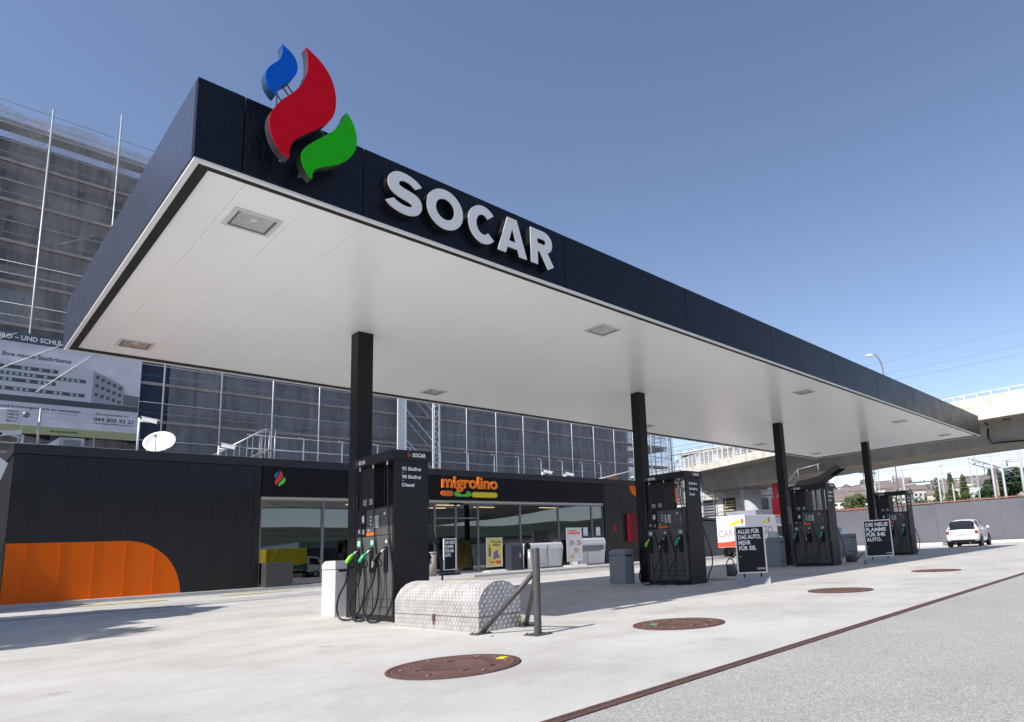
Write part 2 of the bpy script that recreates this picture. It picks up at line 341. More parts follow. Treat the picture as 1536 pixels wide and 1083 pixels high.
M_REDS = mat('red_plastic', (0.52, 0.0, 0.012), rough=0.55, spec=0.12)
M_BLUES = mat('blue_plastic', (0.0, 0.085, 0.48), rough=0.55, spec=0.12)
M_GREENS = mat('green_plastic', (0.012, 0.36, 0.006), rough=0.55, spec=0.12)
M_BEIGE = mat('beige_lintel', (0.48, 0.46, 0.40), rough=0.5)
M_FRAME = mat('window_frame_grey', (0.20, 0.20, 0.22), rough=0.4, metal=0.4)
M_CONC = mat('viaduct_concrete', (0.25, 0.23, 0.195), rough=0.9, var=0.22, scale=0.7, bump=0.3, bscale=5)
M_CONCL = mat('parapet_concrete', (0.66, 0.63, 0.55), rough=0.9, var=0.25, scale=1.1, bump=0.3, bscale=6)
M_KERB = mat('kerb_stone', (0.5, 0.49, 0.47), rough=0.85, var=0.15, scale=3, bump=0.3)
M_FASC = fascia_mat(); M_SOFF = soffit_mat(); M_TREAD = tread_mat(); M_RUST = rust_mat()
M_GLASS = pane_mat('shop_glass', 0.18, (0.28, 0.28, 0.29))
M_POST = mat('post_grey', (0.065, 0.062, 0.06), rough=0.5, var=0.15, scale=12, bump=0.15)
M_LGREEN = mat('lime_grip', (0.20, 0.62, 0.03), rough=0.35); M_DGREEN = mat('green_grip', (0.01, 0.32, 0.13), rough=0.35)

# ------------------------------------------------------------------ ground height
def ss(t): t = max(0.0, min(1.0, t)); return t * t * (3 - 2 * t)
def gh(x, y):
    a = ss((y - 14) / 12.0) * (0.12 - 0.20 * max(-0.3, min(1.3, (x - 2) / 26.0)))
    b = -0.10 * ss((x - 34) / 10.0) * ss((y - 6) / 8)
    return a + b

def ground():
    mb = MB(); xs = [-1500, -600, -200, -80, -40] + [-30 + i * 2 for i in range(56)] + [100, 160, 300, 700, 2500]
    ys = [-1500, -600, -200, -80, -40, -20, -8, 0, 2.95]
    ys += [4, 6, 8, 10, 12, 13] + [14 + i * .5 for i in range(29)] + [30, 32, 36, 40, 46, 54] + [70, 100, 160, 300, 700, 2500]
    nx = len(xs); vs = [(x, y, gh(x, y) if y > 3 else 0.0) for y in ys for x in xs]
    fs = [(j * nx + i, j * nx + i + 1, (j + 1) * nx + i + 1, (j + 1) * nx + i) for j in range(len(ys) - 1) for i in range(nx - 1)]
    mb.add(vs, fs, True); struct('ground', mb, concrete_ground(), label='pale concrete forecourt ground')
ground()
mb = MB(); mb.quad((-60, -40, 0.004), (120, -40, 0.004), (120, 2.835, 0.004), (-60, 2.835, 0.004))
struct('road', mb, asphalt_mat(), label='light grey asphalt road in front of the forecourt', fix=False)
# slot drain: rusty iron channel between forecourt and road
t = thing('drain_channel', 'long rusty iron slot drain between the concrete forecourt and the asphalt', 'drain', (0, 2.89, 0))
mb = MB(); x = -8.0
while x < 60:
    mb.box(x, x + 0.985, 2.84, 2.866, 0.001, 0.012); mb.box(x, x + 0.985, 2.914, 2.94, 0.001, 0.012); x += 1.0
build('edge_rail', mb, M_RUST, t)
mb = MB(); mb.box(-8, 60, 2.866, 2.914, 0.0015, 0.0075)
for i in range(420): mb.box(-1 + i * 0.06, -1 + i * 0.06 + 0.035, 2.867, 2.913, 0.0076, 0.0105)
build('grate', mb, mat('rust_dark', (0.085, 0.045, 0.04), rough=0.9, var=0.4, scale=12), t)

# ------------------------------------------------------------------ canopy
SZ = 5.10
cx0, cx1, cy0, cy1 = 1.58, 32.2, 7.09, 15.2
can = thing('forecourt_canopy', 'huge flat black edged canopy with white soffit above the fuel pumps', 'canopy', (17, 11, 0))
seams = [1.58, 2.03, 3.35, 6.68, 9.95, 13.34, 16.73, 19.95, 23.26, 26.6, 30.0, 32.2]
mb = MB()
for a, b in zip(seams[:-1], seams[1:]): mb.rbox(a + 0.004, b - 0.004, cy0, cy0 + 0.06, SZ, 6.0, 0.006)
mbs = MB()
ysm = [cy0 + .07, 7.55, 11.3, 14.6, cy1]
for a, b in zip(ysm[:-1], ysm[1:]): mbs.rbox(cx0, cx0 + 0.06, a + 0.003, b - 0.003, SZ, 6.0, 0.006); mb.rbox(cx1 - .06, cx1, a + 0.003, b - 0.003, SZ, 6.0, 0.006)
for a, b in zip(seams[1:-1], seams[2:]): mb.rbox(a + 0.003, b - 0.003, cy1 - 0.06, cy1, SZ, 6.0, 0.006)
mb.box(cx0 + .065, 2.03, cy1 - .06, cy1, SZ, 6.0)
build('fascia', mb, M_FASC, can); build('side_fascia', mbs, mat('side_fascia_sunlit', (0.046, 0.054, 0.088), rough=0.32, var=.05, scale=1.2), can)  # left side in lighter blue-grey, its sunlit look put into the colour
mb = MB(); mb.box(cx0 + .07, cx1 - .07, cy0 + .07, cy1 - .07, 5.32, 5.9); build('roof', mb, M_DARK, can)
def ringbox(x0, x1, y0, y1, w, z0, z1):
    m_ = MB(); m_.box(x0, x1, y0, y0 + w, z0, z1); m_.box(x0, x1, y1 - w, y1, z0, z1); m_.box(x0, x0 + w, y0 + w, y1 - w, z0, z1); m_.box(x1 - w, x1, y0 + w, y1 - w, z0, z1); return m_
build('trim', ringbox(cx0 + .012, cx1 - .012, cy0 + .012, cy1 - .012, 0.055, SZ - .03, SZ - .002), M_WHITE, can)
build('shadow_gap', ringbox(cx0 + .069, cx1 - .069, cy0 + .069, cy1 - .069, 0.11, SZ - .012, SZ + .2), M_DARK, can)
# soffit panels
sx = [1.76, 2.13]; x = 2.13
while x + 0.675 < 32.0: x += 0.675; sx.append(x)
sx.append(32.02)
lights = []
for i, lx in enumerate((2.465, 8.62, 16.99, 24.8, 30.4)):
    for ly in (8.14, 14.2): lights.append((lx, ly))
mb = MB()
for i, (a, b) in enumerate(zip(sx[:-1], sx[1:])):
    yy = [7.27, 10.6 if i % 2 else 11.9, 15.02]
    for c, d in zip(yy[:-1], yy[1:]):
        mb.box(a + .0014, b - .0014, c + .001, d - .001, SZ + .012, SZ + .035)
build('soffit', mb, M_SOFF, can)
M_LENS = mat('lamp_lens', (0.42, 0.44, 0.43), rough=0.25, metal=0.5, var=0.2, scale=9)
M_LFR = mat('lamp_frame', (0.62, 0.62, 0.61), rough=0.4)
for lx, ly in lights:
    fr = build('ceiling_light', ringbox(lx - .26, lx + .26, ly - .26, ly + .26, 0.045, SZ - .006, SZ + .011), M_LFR, can)
    mb = MB(); mb.box(lx - .212, lx + .212, ly - .212, ly + .212, SZ + .001, SZ + .0115); build('lens', mb, M_LENS, fr)
    mb = MB(); mb.box(lx - .21, lx - .19, ly - .21, ly + .21, SZ - .004, SZ + .0008); mb.box(lx + .19, lx + .21, ly - .21, ly + .21, SZ - .004, SZ + .0008); mb.box(lx - .19, lx + .19, ly + .19, ly + .21, SZ - .004, SZ + .0008)
    build('gasket', mb, mat('gasket', (0.13, 0.13, 0.13), rough=0.6), fr)
    mb = MB(); mb.lathe([(0.0, 0.0), (0.03, 0.003), (0.045, 0.012)], 16, Matrix.Translation((lx, ly - .07, SZ - .012))); build('bulb', mb, M_LET, fr)
for i, px in enumerate((5.17, 12.97, 20.77, 28.87)):
    mb = MB(); mb.rbox(px, px + .29, 11.04, 11.33, gh(px, 11), SZ + .01, 0.012)
    c = build('column', mb, M_COL, can)
    mb = MB()
    for k in range(14): mb.box(px + .01, px + .28, 11.030, 11.0385, 1.45 + k * .045, 1.47 + k * .045)
    build('vent_grille', mb, M_FRAME, c)
# --- sign on the canopy
fl = thing('flame_sign', 'large three flame logo in blue, red and green on the canopy front', 'sign', (2.6, 6.9, 5.9))
for nm, P, m_, sh in (('red_flame', RED, M_REDS, {0, 15}), ('blue_flame', BLUE, M_BLUES, {0, 10}), ('green_flame', GREEN, M_GREENS, {0, 12})):
    PP = smooth_poly(P, sh)
    mb = MB(); mb.prism(PP, lambda a, b: (a, 6.765, b), lambda a, b: (a, 6.75, b)); o = build(nm, mb, m_, fl)
    mb = MB(); mb.prism([(2.0 * 0 + a, b) for a, b in PP], lambda a, b: (a, 6.885, b), lambda a, b: (a, 6.767, b))
    build('case', mb, {'red_flame': mat('red_case', (0.05, 0.04, 0.05), rough=0.4), 'blue_flame': mat('blue_case', (0.02, 0.06, 0.14), rough=0.4), 'green_flame': mat('green_case', (0.02, 0.04, 0.02), rough=0.4)}[nm], o)
mb = MB()
for a, b in (((2.30, 6.15), (2.42, 6.02)), ((2.22, 6.05), (2.34, 5.93)), ((2.70, 5.85), (2.80, 5.72)), ((2.33, 6.22), (2.45, 6.08))):
    m2 = MB(); m2.bar((a[0], 6.85, a[1]), (b[0], 6.85, b[1]), 0.012); build('tie_wire', m2, M_FRAME, fl)
for a, b in ((2.3, 5.6), (2.6, 5.85), (2.75, 5.6), (2.6, 5.3), (2.4, 5.4)): mb.bar((a, 6.885, b), (a, 7.09, b), 0.03)
mb.bar((2.27, 6.90, 5.75), (2.27, 6.90, 6.2), 0.012)
build('bracket', mb, M_FRAME, fl)
lt = thing('lettering_sign', 'raised pale grey capital letters SOCAR along the black canopy front', 'sign', (4.9, 6.95, 5.2))
W = 0.133; zb_, zt = 5.235, 5.80
def letter(kind, x0, x1):
    mb = MB(); f0 = lambda a, b: (a, 6.975, b); f1 = lambda a, b: (a, 6.90, b); g0 = lambda a, b: (a, 6.976, b)
    cx, w = (x0 + x1) / 2, x1 - x0; h = zt - zb_; rx, ry = w / 2 - W / 2, h / 2 - W / 2; cz = (zb_ + zt) / 2
    if kind == 'O': stroke(mb, arc(cx, cz, rx, ry, 0, 360, 48)[:-1], W, f0, f1, True)
    if kind == 'C': stroke(mb, arc(cx + .015, cz, rx, ry, 43, 317, 40), W, f0, f1)
    if kind == 'S':
        P = [(4.018, 5.687), (3.949, 5.741), (3.846, 5.779), (3.754, 5.791), (3.665, 5.775), (3.595, 5.725), (3.559, 5.650), (3.559, 5.566), (3.600, 5.492), (3.665, 5.452), (3.747, 5.430), (3.827, 5.414), (3.872, 5.396), (3.880, 5.372), (3.847, 5.350), (3.767, 5.347), (3.688, 5.367), (3.629, 5.400), (3.523, 5.334), (3.581, 5.285), (3.669, 5.250), (3.788, 5.232), (3.889, 5.245), (3.970, 5.290), (4.016, 5.370), (4.016, 5.452), (3.976, 5.518), (3.908, 5.552), (3.816, 5.572), (3.740, 5.588), (3.703, 5.610), (3.703, 5.642), (3.735, 5.672), (3.785, 5.684), (3.856, 5.669), (3.928, 5.623)]
        mb.prism(smooth_poly(P, {0, 17, 18, 35}, 3), f0, f1)
    if kind == 'A':
        k = W * 1.07; hw = .085; zi = zt - .155; lx = lambda z: x0 + k + (cx - x0 - k) * (z - zb_) / (zi - zb_); rx_ = lambda z: 2 * cx - lx(z)
        mb.prism([(x0, zb_), (x0 + k, zb_), (lx(zb_ + .10), zb_ + .10), (lx(zb_ + .20), zb_ + .20), (cx, zi), (cx, zt), (cx - hw, zt)], f0, f1)
        mb.prism([(x1, zb_), (cx + hw, zt), (cx, zt), (cx, zi), (rx_(zb_ + .20), zb_ + .20), (rx_(zb_ + .10), zb_ + .10), (x1 - k, zb_)], f0, f1)
        mb.prism([(lx(zb_ + .10), zb_ + .10), (rx_(zb_ + .10), zb_ + .10), (rx_(zb_ + .20), zb_ + .20), (lx(zb_ + .20), zb_ + .20)], f0, f1)
    if kind == 'R':
        stroke(mb, [(x0 + W / 2, zb_), (x0 + W / 2, zt)], W, f0, f1)
        r2 = .17 - W / 2 + .005; zc = zt - W / 2 - r2
        pts = [(x0 + W * .6, zt - W / 2)] + arc(x1 - W / 2 - r2 - .02, zc, r2, r2, 90, -90, 16) + [(x0 + W * .6, zc - r2)]
        mb2 = MB(); stroke(mb2, pts, W, lambda a, b: (a, 6.974, b), lambda a, b: (a, 6.9015, b)); mb.add(mb2.v, mb2.f)
        mb2 = MB(); stroke(mb2, [(cx - .01, zc - r2), (x1 - W / 2 + .01, zb_)], W * 1.05, lambda a, b: (a, 6.973, b), lambda a, b: (a, 6.903, b)); mb.add(mb2.v, mb2.f)
    return mb
for k, a, b in (('S', 3.52, 4.03), ('O', 4.09, 4.64), ('C', 4.71, 5.20), ('A', 5.22, 5.75), ('R', 5.83, 6.28)):
    mbl = letter(k, a, b); mbl.v = [(v[0] + .045, 6.955 + (v[1] - 6.90) * .2, v[2] + .012) for v in mbl.v]; build('letter', mbl, M_LET, lt)
    rim = MB(); rim.v = [(v[0], 6.9725 + (v[1] - 6.955) * 7.4, v[2]) for v in mbl.v]; rim.f = list(mbl.f); rim.sm = list(mbl.sm)
    build('letter_return', rim, M_DARK, lt)

# ------------------------------------------------------------------ fuel pumps
def cat(pts, k=6):
    pts = [Vector(p) for p in pts]; out = []
    for i in range(len(pts) - 1):
        p0 = pts[max(i - 1, 0)]; p1 = pts[i]; p2 = pts[i + 1]; p3 = pts[min(i + 2, len(pts) - 1)]
        for j in range(k):
            t = j / k; out.append(0.5 * (2 * p1 + (p2 - p0) * t + (2 * p0 - 5 * p1 + 4 * p2 - p3) * t * t + (3 * p1 - p0 - 3 * p2 + p3) * t ** 3))
    return out + [pts[-1]]
def pump(loc, label, grips):
    t = thing('fuel_pump', label, 'fuel pump', loc, 0, 'fuel pumps under the canopy')
    B = lambda n, m_, mat_, p=t: build(n, m_, mat_, p, world=False)
    mb = MB(); mb.box(0.03, .55, .04, 1.28, 0, .05); mb.rbox(0.012, .568, .052, 1.262, .05, 1.80, .008); mb.box(0.04, .54, .76, 1.255, 1.80, 2.50)
    B('cabinet', mb, M_BLACK)
    def endp(y0, y1):
        m2 = MB(); L_ = [(0.0, 0), (-.012, .3), (-.016, .6), (-.008, .95), (0.0, 1.3), (0.004, 2.51)]; P = L_ + [(.58 - a, z) for a, z in reversed(L_)]
        return m2.prism(P, lambda a, b: (a, y1, b), lambda a, b: (a, y0, b))
    e = B('end_panel', endp(0, .05), M_BLACK); B('end_panel', endp(1.264, 1.31), M_BLACK)
    mb = MB()
    for z, w in ((2.452, .22), (1.19, .20), (.875, .20), (.84, .20)): mb.box(.17, .17 + w, -.0015, .001, z, z + .008)
    mb.box(-.012, .592, -.0015, .001, .29, .294)
    B('groove', mb, M_DARK, e)
    mb = MB(); u = (1, 0, 0); v = (0, 0, 1)
    add_text(mb, '95 Bleifrei', (.115, -.003, 2.345), u, v, .078, .0022, .0005, w=.33); add_text(mb, '98 Bleifrei', (.115, -.003, 2.215), u, v, .078, .0022, .0005, w=.33); add_text(mb, 'Diesel', (.115, -.003, 2.085), u, v, .078, .0022, .0005, w=.21)
    mb.box(.117, .150, -.0035, -.0025, 2.307, 2.313); mb.box(.117, .150, -.0035, -.0025, 2.177, 2.183)
    B('lettering', mb, M_PRINT, e)
    mb = MB(); mb.rbox(-.06, .64, -.03, 1.33, 2.51, 2.67, .012); h = B('header', mb, M_BLACK)
    mb = MB(); add_text(mb, 'SOCAR', (.28, -.033, 2.565), u, v, .085, .0035, .0005, w=.24); add_text(mb, 'SOCAR', (-.063, 1.12, 2.545), (0, -1, 0), v, .09, .003, .0005, w=.24)
    B('lettering', mb, M_PRINT, h)
    for nm, m_ in mini_flames((.185, -.032, 2.555), u, v, .10): B(nm + '_mark', m_, {'red': M_REDS, 'blue': M_BLUES, 'green': M_GREENS}[nm], h)
    for nm, m_ in mini_flames((-.062, 1.22, 2.54), (0, -1, 0), v, .09): B(nm + '_mark', m_, {'red': M_REDS, 'blue': M_BLUES, 'green': M_GREENS}[nm], h)
    mb = MB()
    for x in (.05, .53): mb.box(x - .012, x + .012, .39, .42, 1.80, 2.51)
    B('window_post', mb, M_DARK)
    for side in (0, 1):
        X = (lambda x: x) if side == 0 else (lambda x: .58 - x)
        bx = lambda m2, x0, x1, *a: m2.box(X(x0), X(x1), *a)
        mb = MB(); bx(mb, -.002, .013, .07, 1.25, .10, 1.335); bx(mb, -.002, .013, .07, .93, 1.345, 1.77)
        f = B('front_panel', mb, M_GREY)
        mb = MB()
        for y in (.47, .90): bx(mb, -.004, -.001, y, y + .004, .10, 1.0)
        bx(mb, -.004, -.001, .07, 1.25, .335, .341); bx(mb, -.004, -.001, .07, 1.25, .215, .221); bx(mb, -.0035, -.001, .44, .445, 1.345, 1.77)
        B('seam', mb, M_DARK, f)
        mb = MB(); bx(mb, -.006, .012, .95, 1.24, 1.345, 1.74); tm = B('payment_terminal', mb, M_DARK)
        mb = MB(); bx(mb, -.010, -.0062, .99, 1.08, 1.56, 1.70); bx(mb, -.010, -.0062, 1.12, 1.20, 1.40, 1.47); bx(mb, -.010, -.0062, .99, 1.05, 1.38, 1.46); B('keypad', mb, mat('keypad_grey', (.20, .21, .22), rough=.4), tm)
        mb = MB(); bx(mb, -.012, -.0105, 1.0, 1.07, 1.58, 1.68); B('sticker', mb, M_PRINT, tm)
        mb = MB(); bx(mb, -.006, -.0022, .52, .70, 1.47, 1.67); d = B('price_display', mb, mat('lcd_glass', (.42, .45, .48), rough=.15))
        mb = MB()
        for k in range(3): bx(mb, -.0062, -.0022, .76, .80, 1.52 + k * .06, 1.545 + k * .06)
        for k in range(4): bx(mb, -.0062, -.0022, .20, .215, 1.45 + k * .06, 1.465 + k * .06)
        bx(mb, -.0062, -.0022, .30, .34, 1.66, 1.70); bx(mb, -.0062, -.0022, .84, .87, 1.43, 1.45)
        B('label', mb, M_PRINT, f)
        mb = MB(); bx(mb, -.0062, -.0022, .62, .92, 1.352, 1.40); B('orange_label', mb, M_ORANGE, f)
        mb = MB(); bx(mb, .028, .039, .80, .90, 1.86, 1.96); bx(mb, .028, .039, 1.0, 1.12, 1.86, 1.96); B('notice', mb, mat('notice_grey', (.26, .27, .28), rough=.5))
        for i, yn in enumerate((.25, .72, 1.18)):
            g = grips[i]; gm = {'lime': M_LGREEN, 'green': M_DGREEN, 'black': M_DARK}[g]
            mb = MB(); bx(mb, -.022, -.0022, yn - .055, yn + .055, .76, 1.155); hs = B('holster', mb, M_DARK)
            mb = MB(); bx(mb, -.0075, -.0024, yn - .055, yn + .055, 1.19, 1.28); sg = B('fuel_label', mb, {'lime': mat('label_mint', (.22, .55, .38), rough=.5), 'green': mat('label_green', (.12, .42, .30), rough=.5), 'black': mat('label_black', (.05, .05, .05), rough=.5)}[g])
            mb = MB(); bx(mb, -.0085, -.0077, yn - .04, yn + .04, 1.225, 1.245); bx(mb, -.0085, -.0077, yn - .015, yn + .015, 1.205, 1.265); B('label_mark', mb, M_PRINT, sg)
            # nozzle: spout, body, grip, guard
            P = lambda x, y, z: (X(x), y, z)
            mb = MB(); mb.tube([P(-.02, yn - .005, 1.12), P(-.055, yn, 1.105), P(-.10, yn + .01, 1.05)], [.011, .013, .017], 10)
            nz = B('nozzle', mb, M_ALU)
            mb = MB(); mb.tube(cat([P(-.095, yn + .005, 1.065), P(-.13, yn + .012, 1.03), P(-.17, yn + .02, .975), P(-.195, yn + .025, .925)]), [.018] + [.026] * 5 + [.036] * 7 + [.036] * 5 + [.020], 12)
            B('grip', mb, gm, nz)
            if g == 'black':
                mb = MB(); mb.tube([P(-.16, yn + .02, 1.02), P(-.205, yn + .03, .95), P(-.215, yn + .03, .84)], [.010, .016, .014], 8); B('chrome_strip', mb, M_ALU, nz)
            mb = MB(); mb.tube(cat([P(-.16, yn + .015, .96), P(-.165, yn + .02, .90), P(-.17, yn + .03, .82), P(-.175, yn + .04, .72)]), [.022] * 12 + [.018] * 6 + [.015], 10)
            mb.tube(cat([P(-.12, yn + .01, .98), P(-.075, yn + .01, .92), P(-.08, yn + .015, .86), P(-.155, yn + .02, .85)]), .008, 6)
            B('handle', mb, M_DARK, nz)
            mb = MB(); ou = .0 if side == 0 else .15
            mb.tube(cat([P(-.175, yn + .04, .74), P(-.19, yn + .07, .60), P(-.235, yn + .17, .42), P(-.25, yn + .23, .22), P(-.24, yn + .16, .06), P(-.21, yn + .0, .024), P(-.16, yn - .16, .05), P(-.09, yn - .27, .20), P(-.05 - ou, yn - .31, .45), P(-.035 - ou * 1.3, yn - .27, .75), P(-.03 - ou, yn - .13, 1.3), P(-.035 - ou * .5, yn - .10, 1.75), P(-.04, yn - .08, 2.45)]), [.0155] * 60 + [.011] * 13, 10)
            B('hose', mb, M_RUB)
            mb = MB(); mb.cyl(X(-.04), yn - .08, 2.44, 2.51, .016, 10); B('hose_ferrule', mb, M_ALU)
            mb = MB(); mb.tube([P(-.006, yn + .0, .76), P(-.006, yn - .03, .42), P(-.006, yn - .05, .12)], .006, 6); B('cable', mb, M_DARK)
    return t
pump((5.04, 9.42, 0), 'nearest black fuel pump with sunlit grey nozzle side and looping hoses', ('black', 'green', 'lime'))
pump((12.25, 9.1, 0), 'second black fuel pump from the front, left of the ALLES FÜR DAS AUTO stand', ('green', 'black', 'lime'))
pump((19.9, 9.12, gh(19.9, 9)), 'third black fuel pump from the front, standing left of the DIE NEUE FLAMME stand', ('green', 'black', 'green'))
pump((27.83, 9.25, gh(27.8, 9)), 'farthest black fuel pump, at the right behind the DIE NEUE FLAMME stand', ('green', 'black', 'green'))

# ------------------------------------------------------------------ bins beside the columns
M_BIN = mat('bin_white', (0.56, 0.56, 0.56), rough=0.4, var=0.05, scale=5)
M_BING = mat('bin_grey', (0.22, 0.235, 0.26), rough=0.45, var=0.05, scale=5)
def bin_(loc, label, m_, w=.36, d=.56, h=.98):
    t = thing('waste_bin', label, 'waste bin', loc, 0, 'waste bins beside the canopy columns')
    mb = MB(); mb.rbox(0, w, 0, d, 0.0, h - .16, .01); build('body', mb, m_, t, world=False)
    mb = MB(); mb.prism([(0, h - .15), (d, h - .15), (d, h - .06), (d - .14, h), (.0, h)], lambda a, b: (w, a, b), lambda a, b: (0, a, b)); l = build('lid', mb, m_, t, world=False)
    mb = MB(); mb.rbox(.06, w - .06, -.006, .004, h - .20, h - .165, .002); build('handle', mb, M_DARK, l, world=False)
    mb = MB(); mb.box(.006, w - .006, .006, d - .006, h - .16, h - .15); build('seam', mb, M_DARK, t, world=False)
    return t
bin_((5.1, 11.62, 0), 'bright white waste bin behind the nearest fuel pump', M_BIN)
bin_((12.42, 11.35, 0), 'grey waste bin left of the second column', M_BING, h=.90)
bin_((19.75, 10.9, 0), 'grey waste bin behind the ALLES FÜR DAS AUTO stand', M_BING, h=1.0)
bin_((28.0, 11.9, 0), 'grey waste bin left of the DIE NEUE FLAMME stand', M_BING, w=.6, d=.7, h=1.0)
for n_, (x, y) in enumerate(((19.85, 11.2),)):
    t = thing('bin_liner', 'clear plastic liner bulging out of the grey bin behind the black poster stand', 'bin liner', (x, y, 1.0))
    mb = MB(); rr = random.Random(3)
    mb.lathe([(.20, 0.0), (.19, .06), (.15, .12), (.16, .16), (.08, .20), (.0, .19)], 12, Matrix.Translation((0.05, 0, 0)))
    mb.v = [(a + rr.uniform(-.02, .02), b + rr.uniform(-.02, .02), c + (rr.uniform(-.02, .02) if c > .01 else 0)) for a, b, c in mb.v]
    build('film', mb, mat('clear_film', (.55, .6, .62), rough=.2), t, world=False)

# ------------------------------------------------------------------ tread-plate chest
t = thing('tread_plate_chest', 'ribbed aluminium tread plate chest with rounded lid beside the nearest pump', 'storage chest', (5.12, 7.9, 0))
PX0, PY0, PY1 = 4.79, 6.87, 8.93
prof = [(0, .185), (0, .37), (.04, .45), (.10, .525), (.18, .58), (.28, .61), (.38, .61), (.48, .58), (.56, .525), (.62, .45), (.66, .37), (.66, .185)]
mb = MB(); mb.prism(prof, lambda a, b: (PX0 + a, PY1, b), lambda a, b: (PX0 + a, PY0, b)); lid = build('lid', mb, M_TREAD, t)
mb = MB(); mb.box(PX0, PX0 + .66, PY0, PY1, 0, .178); bs = build('base', mb, M_TREAD, t)
mb = MB(); mb.box(PX0 + .008, PX0 + .652, PY0 + .008, PY1 - .008, .178, .185); build('seam', mb, M_DARK, t)
def studs(mb, P, u, v, nu, nv, du, dv, off, l=.021, w=.0105, hh=.004, lim=None):
    P = Vector(P); u = Vector(u).normalized(); v = Vector(v).normalized(); n = u.cross(v)
    for i in range(nu):
        for j in range(nv):
            c = P + u * (i + (.3 if (j + off) % 2 else .7)) * du + v * (j + .5) * dv
            if lim and not lim(c): continue
            s = 1 if (j + off) % 2 else -1
            d = (u * .42 + v * .9).normalized(); e = n.cross(d)
            mb.add([c - d * l, c - e * w, c + d * l, c + e * w, c - d * l * .45 + n * hh, c + d * l * .45 + n * hh], [(0, 1, 4), (1, 2, 5), (1, 5, 4), (2, 3, 5), (3, 0, 4), (3, 4, 5)])
mb = MB(); nn = 27; pp = [(0, .185)] + prof[1:11] + [(.66, .185)]; k = 0; carry = 0
pts = prof
for (a0, b0), (a1, b1) in zip(pts[:-1], pts[1:]):
    L_ = math.hypot(a1 - a0, b1 - b0); nv = max(1, round(L_ / .05))
    # outward normal must be u x v : u=-Y direction, v along profile
    studs(mb, (PX0 + a0, PY1, b0), (0, -1, 0), (a1 - a0, 0, b1 - b0), nn, nv, (PY1 - PY0) / nn, L_ / nv, k); k += nv
ins = lambda c: c.z < .34 or ((c.x - (PX0 + .33)) / .30) ** 2 + ((c.z - .30) / .29) ** 2 < 1
studs(mb, (PX0, PY0, .19), (1, 0, 0), (0, 0, 1), 9, 8, .0733, .0507, 0, lim=ins)
build('lid_tread', mb, mat('tread_raised', (.66, .65, .64), rough=.5, metal=.2), lid, fix=False)  # lozenges coloured paler than the plate to imitate their sun glints
mb = MB(); studs(mb, (PX0, PY1, 0.01), (0, -1, 0), (0, 0, 1), 27, 3, (PY1 - PY0) / 27, .055, 1); studs(mb, (PX0, PY0, 0.01), (1, 0, 0), (0, 0, 1), 9, 3, .0733, .055, 1)
build('base_tread', mb, mat('tread_raised', (.8, .79, .78)), bs, fix=False)
mb = MB(); mb.rbox(PX0 - .02, PX0 - .002, 7.85, 7.91, .11, .20, .004); mb.tube([(PX0 - .012, 7.88, .12), (PX0 - .014, 7.885, .06)], .008, 6); build('latch', mb, M_RUST, t)
# weed
LEAF = leaf_mat('weed_leaf', (.10, .14, .03), (.20, .20, .07))
def leafball(mb, c, r, n, s, rnd, squash=1.0):
    for _ in range(n):
        d = Vector((rnd.gauss(0, 1), rnd.gauss(0, 1), rnd.gauss(0, 1))).normalized() * (rnd.random() ** .45) * r
        p = Vector(c) + Vector((d.x, d.y, d.z * squash)); a = Vector((rnd.uniform(-1, 1), rnd.uniform(-1, 1), rnd.uniform(-1, 1))).normalized(); b = a.orthogonal().normalized()
        k = s * rnd.uniform(.6, 1.3); mb.add([p - a * k, p + b * k * .5, p + a * k, p - b * k * .5], [(0, 1, 2, 3)])
t = thing('weed_tuft', 'small dry green weed growing at the corner of the tread plate chest', 'plant', (5.46, 6.82, 0))
rr = random.Random(5); mb = MB()
for k in range(9): leafball(mb, (5.44 + rr.uniform(-.05, .08), 6.80 + rr.uniform(-.05, .06), .03 + rr.random() * .13), .035, 16, .014, rr)
build('foliage', mb, LEAF, t, fix=False)
mb = MB()
for k in range(7): mb.tube([(5.46, 6.81, 0), (5.46 + rr.uniform(-.08, .06), 6.79 + rr.uniform(-.05, .05), .1 + rr.random() * .08)], .002, 4)
build('stem', mb, mat('weed_stem', (.2, .19, .07)), t)

# ------------------------------------------------------------------ braced post
mb = MB(); mb.add([(4.62, 6.42, .006), (4.66, 6.40, .016), (4.70, 6.43, .008), (4.665, 6.455, .004)], [(0, 1, 2, 3)]); o = build('dry_leaf', mb, mat('leaf_rust', (.45, .13, .06), rough=.7), fix=False); tag(o, 'small reddish dry leaf on the concrete before the slanting brace', 'leaf')
t = thing('braced_post', 'dark grey steel guard post with two slanting braces in front of the chest', 'guard post', (4.97, 5.96, 0))
mb = MB(); mb.lathe([(.044, 0), (.044, .985), (.041, .993), (.0, .995)], 24, Matrix.Translation((4.97, 5.96, 0))); build('post', mb, M_POST, t)
for q in ((4.74, 6.76), (5.47, 6.80)):
    mb = MB(); mb.tube([(q[0], q[1], .0), (4.97 + (q[0] - 4.97) * .05, 5.96 + (q[1] - 5.96) * .05, .70)], .030, 14); b = build('brace', mb, M_POST, t)
    mb = MB(); mb.rbox(q[0] - .11, q[0] + .11, q[1] - .09, q[1] + .09, 0.001, .012, .003)
    for s in (-.08, .08): mb.cyl(q[0] + s, q[1] + .06, .012, .025, .012, 6); mb.cyl(q[0] + s, q[1] - .06, .012, .025, .012, 6)
    build('foot_plate', mb, M_POST, b)
mb = MB(); mb.rbox(4.85, 5.09, 5.84, 6.08, .001, .013, .003)
for a in (-.09, .09):
    for b in (-.09, .09): mb.cyl(4.97 + a, 5.96 + b, .013, .028, .012, 6)
build('foot_plate', mb, M_POST, t)

